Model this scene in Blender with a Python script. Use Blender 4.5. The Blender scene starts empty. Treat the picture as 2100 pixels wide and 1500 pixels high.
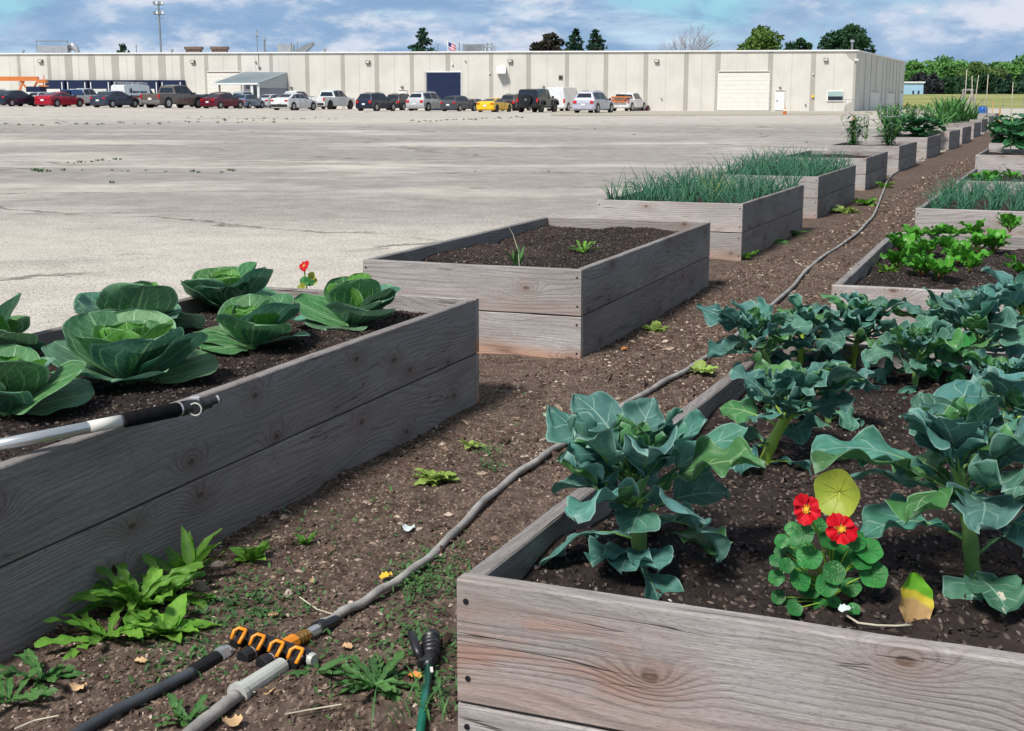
import bpy, bmesh, math, random
import numpy as np
from mathutils import Vector, Matrix
sc = bpy.context.scene
col = sc.collection
R = math.radians
rnd = random.Random(7)
# ------------------------------------------------------------------ camera
FPX, CAMH, PITCH = 2770.37, 1.438, 0.19488
CP, SP = math.cos(PITCH), math.sin(PITCH)
cam_d = bpy.data.cameras.new('camera'); cam = bpy.data.objects.new('camera', cam_d); col.objects.link(cam)
cam.location = (0, 0, CAMH); cam.rotation_euler = (math.pi/2 - PITCH, 0, 0)
cam_d.sensor_width = 36; cam_d.lens = FPX/2100*36; cam_d.clip_end = 3000; cam_d.clip_start = .05
sc.camera = cam

def gz(x, y):
    r = min(max((y-30)/70., 0), 1)
    return r*(.22 + .0155*max(0, min(-x-8, 60)))
def ray(u, v):
    a = (u-1050)/FPX; b = (v-750)/FPX
    return Vector((a, CP-b*SP, -SP-b*CP))
def P(u, v, z=0.0):
    d = ray(u, v); t = (z-CAMH)/d.z
    return Vector((d.x*t, d.y*t, z))
def PG(u, v):                        # on the ground sheet
    d = ray(u, v); t = 1.0
    lo, hi = .5, 400.
    for _ in range(60):
        m = (lo+hi)/2
        if CAMH+d.z*m > gz(d.x*m, d.y*m): lo = m
        else: hi = m
    return Vector((d.x*lo, d.y*lo, gz(d.x*lo, d.y*lo)))
def PD(u, v, y):                     # at world distance y
    d = ray(u, v); t = y/d.y
    return Vector((d.x*t, y, CAMH+d.z*t))

# ------------------------------------------------------------------ object helpers
def tag(o, label=None, cat=None, group=None, kind=None):
    if label: o['label'] = label
    if cat: o['category'] = cat
    if group: o['group'] = group
    if kind: o['kind'] = kind
    return o
def empty(name, loc=(0,0,0), rz=0):
    o = bpy.data.objects.new(name, None); col.objects.link(o)
    o.location = loc; o.rotation_euler = (0,0,rz); o.empty_display_size = .1
    return o
def kids(o): return [c for c in bpy.data.objects if c.parent is o]
KIDS = {}
def link(name, me, parent=None, loc=None, rz=None):
    o = bpy.data.objects.new(name, me); col.objects.link(o)
    if parent is not None:
        o.parent = parent; KIDS.setdefault(parent.name, []).append(o)
    if loc is not None: o.location = loc
    if rz is not None: o.rotation_euler = (0,0,rz)
    return o
def copy_tree(o, parent=None):
    c = o.copy(); col.objects.link(c)
    if parent is not None: c.parent = parent
    for ch in KIDS.get(o.name, []):
        d = copy_tree(ch, c); KIDS.setdefault(c.name, []).append(d)
    return c

class MB:
    """mesh builder: verts, faces, uvs, material slots, colours"""
    def __init__(s): s.v=[]; s.f=[]; s.mi=[]; s.uv=[]; s.c=[]; s.cur=0; s.col=(1,1,1,1)
    def add(s, vs, fs, uvs=None, m=None):
        b = len(s.v); s.v += [tuple(p) for p in vs]; s.c += [s.col]*len(vs)
        s.uv += (uvs if uvs else [(0,0)]*len(vs))
        for f in fs: s.f.append(tuple(i+b for i in f)); s.mi.append(s.cur if m is None else m)
    def box(s, c, d, rz=0, m=None, taper=1.0):
        x,y,z = [k/2 for k in d]; cs,sn = math.cos(rz), math.sin(rz)
        vs=[]
        for k in (-1,1):
            q = taper if k>0 else 1
            for i,j in ((-1,-1),(1,-1),(1,1),(-1,1)):
                px,py = i*x*q, j*y*q
                vs.append((c[0]+px*cs-py*sn, c[1]+px*sn+py*cs, c[2]+k*z))
        s.add(vs, [(3,2,1,0),(4,5,6,7),(0,1,5,4),(1,2,6,5),(2,3,7,6),(3,0,4,7)], m=m)
    def tube(s, pts, rad, n=8, m=None, cap=True):
        pts=[Vector(p) for p in pts]
        if not hasattr(rad,'__len__'): rad=[rad]*len(pts)
        vs=[]; uv=[]; up=Vector((0,0,1)); prev=None; L=0
        for i,p in enumerate(pts):
            t = (pts[min(i+1,len(pts)-1)]-pts[max(i-1,0)])
            if t.length<1e-9: t=Vector((0,0,1))
            t.normalize()
            if prev is None:
                a = t.cross(up)
                if a.length<.05: a=t.cross(Vector((1,0,0)))
                a.normalize()
            else:
                a = prev - t*prev.dot(t); a.normalize()
            prev=a; b=t.cross(a)
            if i: L += (p-pts[i-1]).length
            for k in range(n):
                an=2*math.pi*k/n
                vs.append(p+(a*math.cos(an)+b*math.sin(an))*rad[i]); uv.append((L,k/n))
        fs=[]
        for i in range(len(pts)-1):
            for k in range(n):
                k2=(k+1)%n; fs.append((i*n+k, i*n+k2, (i+1)*n+k2, (i+1)*n+k))
        if cap:
            fs.append(tuple(range(n))[::-1]); fs.append(tuple((len(pts)-1)*n+k for k in range(n)))
        s.add(vs, fs, uv, m=m)
    def disc(s, c, ax, r, th, n=20, m=None):
        ax=Vector(ax).normalized(); s.tube([Vector(c)-ax*th/2, Vector(c)+ax*th/2], r, n, m)
    def build(s, name, mats, parent=None, smooth=False, loc=None, rz=None, bevel=0):
        me = bpy.data.meshes.new(name); me.from_pydata(s.v, [], s.f)
        if not isinstance(mats,(list,tuple)): mats=[mats]
        for m in mats: me.materials.append(m)
        me.polygons.foreach_set('material_index', s.mi)
        uvl = me.uv_layers.new(name='UVMap')
        li = np.zeros(len(me.loops), dtype=np.int32); me.loops.foreach_get('vertex_index', li)
        ua = np.array(s.uv, dtype=np.float32)[li]; uvl.data.foreach_set('uv', ua.ravel())
        ca = me.color_attributes.new('col','FLOAT_COLOR','POINT')
        ca.data.foreach_set('color', np.array(s.c,dtype=np.float32).ravel())
        if smooth: me.polygons.foreach_set('use_smooth', [True]*len(me.polygons))
        me.update()
        if bevel:
            bm=bmesh.new(); bm.from_mesh(me)
            bmesh.ops.bevel(bm, geom=bm.edges[:], offset=bevel, segments=1, affect='EDGES'); bm.to_mesh(me); bm.free()
        return link(name, me, parent, loc, rz)

# ------------------------------------------------------------------ materials
class N:
    def __init__(s, name):
        s.m = bpy.data.materials.new(name); s.m.use_nodes=True; s.t=s.m.node_tree
        s.p = s.t.nodes['Principled BSDF']; s.out=s.t.nodes['Material Output']
    def n(s, typ, **kw):
        nd = s.t.nodes.new(typ)
        for k,v in kw.items():
            if k in nd.inputs: s.set(nd.inputs[k], v)
            else: setattr(nd, k, v)
        return nd
    def set(s, inp, v):
        if isinstance(v, bpy.types.NodeSocket): s.t.links.new(v, inp)
        else: inp.default_value = v
    def math(s, op, a, b=0.0, c=None, clamp=False):
        nd = s.t.nodes.new('ShaderNodeMath'); nd.operation=op; nd.use_clamp=clamp
        s.set(nd.inputs[0], a); s.set(nd.inputs[1], b)
        if c is not None: s.set(nd.inputs[2], c)
        return nd.outputs[0]
    def mix(s, f, a, b, mode='MIX'):
        nd = s.t.nodes.new('ShaderNodeMix'); nd.data_type='RGBA'; nd.blend_type=mode
        s.set(nd.inputs[0], f)
        s.set(nd.inputs[6], a if isinstance(a, bpy.types.NodeSocket) else (*a,1))
        s.set(nd.inputs[7], b if isinstance(b, bpy.types.NodeSocket) else (*b,1))
        return nd.outputs[2]
    def rmp(s, v, lo, hi, a=0., b=1., smooth=True):
        nd = s.t.nodes.new('ShaderNodeMapRange'); nd.clamp=True
        if smooth: nd.interpolation_type='SMOOTHSTEP'
        s.set(nd.inputs[0], v)
        for i,x in enumerate((lo,hi,a,b)): s.set(nd.inputs[i+1], x)
        return nd.outputs[0]
    def coord(s, kind='Object'): return s.n('ShaderNodeTexCoord').outputs[kind]
    def mapp(s, v, sc=(1,1,1), loc=(0,0,0), rot=(0,0,0)):
        nd = s.t.nodes.new('ShaderNodeMapping'); s.set(nd.inputs[0], v)
        s.set(nd.inputs[1], loc); nd.inputs[2].default_value=rot; nd.inputs[3].default_value=sc
        return nd.outputs[0]
    def noise(s, v, scale, detail=4, rough=.5, out='Fac', dist=0):
        nd = s.t.nodes.new('ShaderNodeTexNoise'); s.set(nd.inputs['Vector'], v)
        nd.inputs['Scale'].default_value=scale; nd.inputs['Detail'].default_value=detail
        nd.inputs['Roughness'].default_value=rough; nd.inputs['Distortion'].default_value=dist
        return nd.outputs[0 if out=='Fac' else 1]
    def vor(s, v, scale, out='Distance', feat='F1', rand=1):
        nd = s.t.nodes.new('ShaderNodeTexVoronoi'); nd.feature=feat; s.set(nd.inputs['Vector'], v)
        nd.inputs['Scale'].default_value=scale; nd.inputs['Randomness'].default_value=rand
        return nd.outputs[out]
    def sep(s, v):
        nd = s.t.nodes.new('ShaderNodeSeparateXYZ'); s.set(nd.inputs[0], v); return nd.outputs
    def comb(s, x, y, z):
        nd = s.t.nodes.new('ShaderNodeCombineXYZ')
        for i,k in enumerate((x,y,z)): s.set(nd.inputs[i], k)
        return nd.outputs[0]
    def bump(s, h, strength=.5, dist=.01):
        nd = s.t.nodes.new('ShaderNodeBump'); s.set(nd.inputs['Height'], h)
        nd.inputs['Strength'].default_value=strength; nd.inputs['Distance'].default_value=dist
        s.t.links.new(nd.outputs[0], s.p.inputs['Normal'])
    def fin(s, colr, rough=.8, spec=.3, metal=0, transl=0, tcol=None):
        s.set(s.p.inputs['Base Color'], colr if isinstance(colr, bpy.types.NodeSocket) else (*colr,1))
        s.set(s.p.inputs['Roughness'], rough); s.p.inputs['Specular IOR Level'].default_value=spec
        s.p.inputs['Metallic'].default_value=metal
        if transl:
            tr = s.t.nodes.new('ShaderNodeBsdfTranslucent')
            s.set(tr.inputs[0], tcol if tcol is not None else colr)
            mx = s.t.nodes.new('ShaderNodeMixShader'); mx.inputs[0].default_value=transl
            s.t.links.new(s.p.outputs[0], mx.inputs[1]); s.t.links.new(tr.outputs[0], mx.inputs[2])
            s.t.links.new(mx.outputs[0], s.out.inputs[0])
        return s.m
def plain(name, c, rough=.6, spec=.4, metal=0, var=.12, vs=6, bump=0):
    n = N(name); co=n.coord()
    f = n.rmp(n.noise(co, vs, 5, .6), .3, .7)
    a = tuple(k*(1-var) for k in c); b = tuple(min(1,k*(1+var)) for k in c)
    m = n.fin(n.mix(f, a, b), rough, spec, metal)
    if bump: n.bump(n.noise(co, vs*20, 3), bump, .004)
    return m

def wood_mat():
    n = N('weathered_wood'); co = n.coord()
    oi = n.n('ShaderNodeObjectInfo'); rn = oi.outputs['Random']; oc = n.n('ShaderNodeSeparateColor', Color=oi.outputs['Color'])
    x,y,z = n.sep(co)[:3]
    off = n.math('MULTIPLY', rn, 37.0)
    yz = n.math('ADD', z, n.math('MULTIPLY', y, .8))
    v = n.comb(n.math('ADD', x, off), yz, off)
    # knots
    kv = n.comb(n.math('MULTIPLY', n.math('ADD', x, off), 2.1), n.math('MULTIPLY', yz, 4.2), off)
    vd = n.t.nodes.new('ShaderNodeTexVoronoi'); vd.voronoi_dimensions='2D'; n.set(vd.inputs['Vector'], kv); vd.inputs['Scale'].default_value=1.0
    d = vd.outputs['Distance']; pick = n.sep(vd.outputs['Color'])[0]
    on = n.rmp(pick, .42, .44, smooth=False)
    kn = n.math('MULTIPLY', n.rmp(n.math('ADD',d,n.math('MULTIPLY',n.noise(v,60,2),.03)), .065, .04), on)
    halo = n.math('MULTIPLY', n.math('POWER', n.rmp(d, .34, .0, smooth=False), 2.), on)
    warp = n.noise(n.mapp(v, (.7,4.,4.)), 1.0, 2, .4)
    gcoord = n.math('ADD', n.math('ADD', n.math('MULTIPLY', yz, 260.), n.math('MULTIPLY', warp, 95.)), n.math('MULTIPLY', halo, 34.))
    ring = n.math('SINE', gcoord); ring = n.math('MULTIPLY_ADD', ring, .5, .5)
    ring = n.math('MULTIPLY', n.math('POWER', ring, 3.), n.rmp(n.noise(n.mapp(v,(2,9,9),loc=(3,3,3)),1.,3,.6),.3,.65,.25,1.))
    fib = n.noise(n.mapp(v, (6,150,150)), 1.0, 4, .65)
    blot = n.noise(n.mapp(v, (1.2,5,5)), 1.4, 4, .6)
    ring2 = n.math('POWER', n.math('MULTIPLY_ADD', n.math('SINE', n.math('MULTIPLY', gcoord, 3.1)), .5, .5), 2.)
    spk = n.noise(n.mapp(v,(60,420,420)), 1.0, 3, .7)
    lit = n.mix(n.rmp(blot,.3,.75), (.335,.305,.295), (.455,.425,.415))
    c = n.mix(n.rmp(n.noise(n.mapp(v,(.8,3,3),loc=(9,1,4)),1.2,5,.65),.48,.72,0,.65), lit, (.25,.205,.175))
    c = n.mix(n.math('MULTIPLY', ring, .42), c, (.16,.13,.115))
    c = n.mix(n.rmp(fib,.42,.75,0,.6), c, (.20,.175,.165))
    c = n.mix(n.math('MULTIPLY', ring2, .20), c, (.15,.12,.105))
    c = n.mix(n.rmp(spk,.48,.70,0,.7), c, (.15,.13,.125))
    c = n.mix(n.rmp(n.noise(v,2.2,4,.6),.5,.75,0,.22), c, (.34,.25,.20))
    # fresh orange wood
    om = n.math('MULTIPLY', oc.outputs[0], n.rmp(n.math('ADD', z, n.math('MULTIPLY', blot, .14)), .07, -.05))
    c = n.mix(om, c, n.mix(ring, (.42,.20,.10), (.24,.10,.05)))
    # reddish stain patch at the left end (blue channel)
    rp = n.math('MULTIPLY', oc.outputs[2], n.math('MULTIPLY', n.rmp(x, -.35, -.70), n.rmp(n.math('ABSOLUTE', n.math('SUBTRACT', z, .0)), .11, .04)))
    rp = n.math('MULTIPLY', rp, n.rmp(n.noise(n.mapp(v,(3,9,9)),1.5,3),.38,.6))
    c = n.mix(n.math('MULTIPLY', rp, .55), c, n.mix(ring, (.36,.15,.09), (.16,.05,.03)))
    c = n.mix(n.math('MULTIPLY', kn, .85), c, (.07,.035,.025))
    c = n.mix(n.math('MULTIPLY', halo, .6), c, (.20,.125,.09))
    c = n.mix(n.math('MULTIPLY', n.math('MULTIPLY', halo, ring), .7), c, (.10,.06,.045))
    # checks (long thin cracks)
    ck = n.noise(n.mapp(v, (1.1,38,38), loc=(5,3,1)), 1.0, 2, .4)
    ckm = n.math('MULTIPLY', n.rmp(n.math('ABSOLUTE', n.math('SUBTRACT', ck, .5)), .012, .0), n.rmp(n.noise(n.mapp(v,(2,6,6)),1.3,1),.55,.62))
    c = n.mix(n.math('MULTIPLY', ckm, .8), c, (.05,.04,.035))
    # value shift per board
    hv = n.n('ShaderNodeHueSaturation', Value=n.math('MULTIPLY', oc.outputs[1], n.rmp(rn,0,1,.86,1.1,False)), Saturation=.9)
    n.set(hv.inputs['Color'], c)
    h = n.math('SUBTRACT', n.math('MULTIPLY', fib, .6), n.math('ADD', n.math('MULTIPLY', ring,.5), n.math('ADD', kn, n.math('MULTIPLY',ckm,2.))))
    m = n.fin(hv.outputs[0], .85, .2); n.bump(h, .5, .004)
    return m

def mulch_mat(name, soil=False, far=False):
    n = N(name); g = n.n('ShaderNodeNewGeometry').outputs['Position']
    w = n.noise(g, 9, 3, .6, out='Color')
    gv = n.mix(.35, g, w, 'LINEAR_LIGHT') if False else g
    big = n.noise(g, 1.1, 4, .6); mid = n.noise(g, 14, 4, .65); fine = n.noise(g, 160, 3, .7)
    # chip cells, stretched in two directions
    v1 = n.t.nodes.new('ShaderNodeTexVoronoi'); n.set(v1.inputs['Vector'], n.mapp(g,(1,.42,1),rot=(0,0,.6))); v1.inputs['Scale'].default_value=75
    v2 = n.t.nodes.new('ShaderNodeTexVoronoi'); n.set(v2.inputs['Vector'], n.mapp(g,(1,.38,1),rot=(0,0,-.9))); v2.inputs['Scale'].default_value=95
    r1 = n.sep(v1.outputs['Color'])[0]; r2 = n.sep(v2.outputs['Color'])[1]
    if soil:
        base = n.mix(n.rmp(mid,.3,.7), (.018,.014,.014), (.045,.034,.031))
        base = n.mix(n.rmp(big,.45,.75,0,.6), base, (.075,.052,.042))
        c = n.mix(n.math('MULTIPLY', n.rmp(r1,.80,.86), n.rmp(v1.outputs['Distance'],.5,.25)), base, (.13,.10,.085))
        c = n.mix(n.math('MULTIPLY', n.rmp(r2,.86,.92), n.rmp(v2.outputs['Distance'],.45,.2)), c, (.22,.18,.16))
    else:
        base = n.mix(n.rmp(mid,.3,.7), (.062,.044,.035), (.15,.11,.088))
        base = n.mix(n.rmp(big,.5,.7,0,.55), base, (.155,.115,.088))
        chip = n.mix(r2, (.10,.066,.05), (.27,.20,.16))
        c = n.mix(n.math('MULTIPLY', n.rmp(r1,.45,.6), n.rmp(v1.outputs['Distance'],.55,.3)), base, chip)
        c = n.mix(n.math('MULTIPLY', n.rmp(r2,.72,.82), n.rmp(v2.outputs['Distance'],.5,.25)), c, (.26,.19,.15))
    c = n.mix(n.rmp(fine,.5,.8,0,.5), c, (.02,.015,.013))
    m = n.fin(c, .95, .1)
    h = n.math('ADD', n.math('MULTIPLY', n.math('SUBTRACT', 1., v1.outputs['Distance']), r1), n.math('MULTIPLY', fine, .5))
    n.bump(h, .9, .012)
    return m

def vcol_mat(name, rough=.85, spec=.15, bump=0, transl=0):
    n = N(name); a = n.n('ShaderNodeVertexColor'); a.layer_name='col'
    c = n.mix(n.rmp(n.noise(n.n('ShaderNodeNewGeometry').outputs['Position'], 90, 3),.3,.7,0,.35), a.outputs[0], (.03,.02,.015))
    if transl: return n.fin(a.outputs[0], rough, spec, transl=transl)
    return n.fin(c, rough, spec)

def lot_mat():
    n = N('weathered_lot'); g = n.n('ShaderNodeNewGeometry').outputs['Position']
    x,y,z = n.sep(g)[:3]
    big = n.noise(n.mapp(g,(.06,.10,1)), 1.0, 7, .68)
    big2 = n.noise(n.mapp(g,(.16,.22,1), loc=(7,3,0)), 1.0, 8, .72)
    mid = n.noise(g, 1.6, 6, .7); fine = n.noise(g, 45, 4, .75); 
    peb = n.t.nodes.new('ShaderNodeTexVoronoi'); n.set(peb.inputs['Vector'], g); peb.inputs['Scale'].default_value=70
    pr = n.sep(peb.outputs['Color'])[0]
    beige = n.mix(n.rmp(mid,.3,.7), (.44,.40,.35), (.57,.525,.465))
    grey = n.mix(n.rmp(mid,.3,.7), (.25,.23,.212), (.365,.338,.31))
    band = n.rmp(y, 13.5, 17.5); bandfar = n.rmp(y, 62, 80, 1, .25)
    gm = n.math('MULTIPLY', n.math('MULTIPLY', band, bandfar), n.rmp(big, .36, .52))
    c = n.mix(gm, beige, grey)
    c = n.mix(n.rmp(big2,.55,.7,0,.55), c, (.56,.515,.455))
    c = n.mix(n.math('MULTIPLY', n.rmp(big2,.42,.30), n.rmp(y,100,60,0,.5)), c, (.20,.18,.165))
    near = n.rmp(y, 26, 12)
    c = n.mix(n.math('MULTIPLY', near, n.rmp(pr,.62,.72,0,.42)), c, (.66,.60,.52))
    c = n.mix(n.math('MULTIPLY', n.rmp(y,40,12), n.rmp(pr,.26,.16,0,.45)), c, (.14,.12,.10))
    c = n.mix(n.rmp(fine,.52,.78,0,.55), c, (.17,.15,.135))
    # dark oily/dirt streaks
    st = n.noise(n.mapp(g,(.45,1.0,1), loc=(2,9,0)), 1.0, 8, .75)
    c = n.mix(n.rmp(st,.61,.70,0,.6), c, (.14,.12,.105))
    stn = n.noise(n.mapp(g,(.9,.9,1), loc=(4,1,0)), .55, 5, .6); c = n.mix(n.rmp(stn,.66,.74,0,.35), c, (.24,.17,.11))
    vd = n.t.nodes.new('ShaderNodeTexVoronoi'); vd.feature='DISTANCE_TO_EDGE'; vd.voronoi_dimensions='2D'
    n.set(vd.inputs['Vector'], n.mix(.12, n.mapp(g,(.085,.13,1)), n.noise(g,.5,5,.7,out='Color'), 'LINEAR_LIGHT')); vd.inputs['Scale'].default_value=1.0
    c = n.mix(n.math('MULTIPLY', n.rmp(vd.outputs['Distance'], .011, .003), n.rmp(n.noise(g,.35,4),.42,.55,0,.75)), c, (.11,.095,.08))
    # cracks : winding joints across the lot
    w1 = n.noise(n.mapp(g,(.22,.22,1)), 1.0, 5, .6)
    def line(a, b, width, amp, lo=None, hi=None):
        yy = n.math('ADD', n.math('ADD', n.math('MULTIPLY', x, b), a), n.math('MULTIPLY', n.math('SUBTRACT', w1, .5), amp))
        m = n.rmp(n.math('ABSOLUTE', n.math('SUBTRACT', y, yy)), width, width*.3)
        if lo is not None: m = n.math('MULTIPLY', m, n.math('MULTIPLY', n.rmp(x, lo-1, lo), n.rmp(x, hi+1, hi)))
        return m
    for a,b,wd,am,lo,hi in ((27.0,.02,.09,2.4,-13,3),(33.2,.16,.12,3,-14,-2),(48,.05,.13,4,-30,12),(73,-.04,.22,5,-34,-6),(84,-.02,.25,5,-30,8),(40,-.03,.10,5,-6,16),(56,.02,.2,5,-2,24),(18.9,.3,.05,2.0,-9,-5)):
        c = n.mix(n.math('MULTIPLY', line(a,b,wd,am,lo,hi), n.rmp(n.noise(g,2.2,3),.38,.55,.1,.85)), c, (.10,.085,.07))
    pale = line(29.6,.03,.5,5,-14,5)
    c = n.mix(n.math('MULTIPLY', pale, .45), c, (.58,.54,.46))
    m = n.fin(c, .92, .2)
    n.bump(n.math('ADD', n.math('MULTIPLY', peb.outputs['Distance'], -1.), fine), .6, .012)
    return m

def leaf_mat(name, ca, cb, vein, edge=None, kind='lat', nv=7, rough=.5, transl=.22, blot=None, spots=0):
    n = N(name); uv = n.coord('UV'); t,s = n.sep(uv)[:2]; g = n.coord('Object')
    oi = n.n('ShaderNodeObjectInfo').outputs['Random']
    vc = n.n('ShaderNodeVertexColor'); vc.layer_name='col'
    sa = n.math('ABSOLUTE', n.math('MULTIPLY_ADD', s, 2., -1.))
    f = n.rmp(n.noise(g, 7, 4, .6), .3, .7)
    c = n.mix(f, ca, cb)
    c = n.mix(1.0, c, vc.outputs[0], 'MULTIPLY')
    wob = n.math('MULTIPLY', n.math('SUBTRACT', n.noise(g, 25, 3), .5), .35)
    if kind=='lat':
        ph = n.math('ADD', n.math('SUBTRACT', n.math('MULTIPLY', t, float(nv)), n.math('MULTIPLY', sa, 1.1)), wob)
        fr = n.math('ABSOLUTE', n.math('SUBTRACT', n.math('FRACT', ph), .5))
        lat = n.math('MULTIPLY', n.rmp(fr, .07, .015), n.rmp(sa, .95, .3, 0, .7))
    elif kind=='fan':
        ph = n.math('ADD', n.math('MULTIPLY', sa, 3.2), n.math('MULTIPLY', wob, 1.5))
        fr = n.math('ABSOLUTE', n.math('SUBTRACT', n.math('FRACT', ph), .5))
        lat = n.math('MULTIPLY', n.rmp(fr, .10, .02), n.rmp(t, .99, .45, 0, .85))
        ph2 = n.math('ADD', n.math('SUBTRACT', n.math('MULTIPLY', t, 9.), n.math('MULTIPLY', sa, 3.)), n.math('MULTIPLY', wob, 2.))
        fr2 = n.math('ABSOLUTE', n.math('SUBTRACT', n.math('FRACT', ph2), .5))
        lat = n.math('MAXIMUM', lat, n.math('MULTIPLY', n.rmp(fr2, .08, .02), .35))
    else: lat = 0.0
    mid = n.rmp(sa, n.math('MULTIPLY_ADD', t, -.05, .085), n.math('MULTIPLY_ADD', t, -.03, .035))
    vm = n.math('MAXIMUM', lat, mid) if kind!='none' else mid
    c = n.mix(n.math('MULTIPLY', vm, .9), c, vein)
    c = n.mix(n.rmp(n.noise(g, 55, 5, .7),.55,.75,0,.35), c, tuple(min(1,k*1.9) for k in cb))
    c = n.mix(n.rmp(n.noise(g, 130, 2, .5),.68,.74,0,.55), c, (.16,.14,.07))
    if edge:
        em = n.math('MAXIMUM', n.rmp(sa,.93,.985), n.rmp(t,.965,.99))
        c = n.mix(n.math('MULTIPLY', em, n.rmp(t,.3,.4,0,.7)), c, edge)
    if blot:
        c = n.mix(n.rmp(n.noise(g, 11, 3, .6, dist=.5), .60, .64), c, blot)
    if spots:
        vd = n.vor(g, 230); c = n.mix(n.math('MULTIPLY', n.rmp(vd,.28,.18), n.rmp(n.noise(g,22,2),.48,.6,0,spots)), c, (.35,.5,.2))
    m = n.fin(c, rough, .35, transl=transl)
    n.bump(n.math('SUBTRACT', n.math('MULTIPLY', n.noise(g, 40, 3), .5), vm), .35, .004)
    return m

def concrete_mat(name, a, b, stain=.4):
    n = N(name); g = n.coord()
    v = n.mapp(g, (1,1,.15)); st = n.noise(v, 1.2, 5, .65); sp = n.noise(g, .35, 4, .6); f = n.noise(g, 8, 3)
    c = n.mix(n.rmp(sp,.3,.7), a, b)
    c = n.mix(n.rmp(st,.5,.8,0,stain), c, tuple(k*.72 for k in a))
    c = n.mix(n.rmp(f,.5,.8,0,.2), c, tuple(k*.8 for k in a))
    return n.fin(c, .9, .15)

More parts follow.
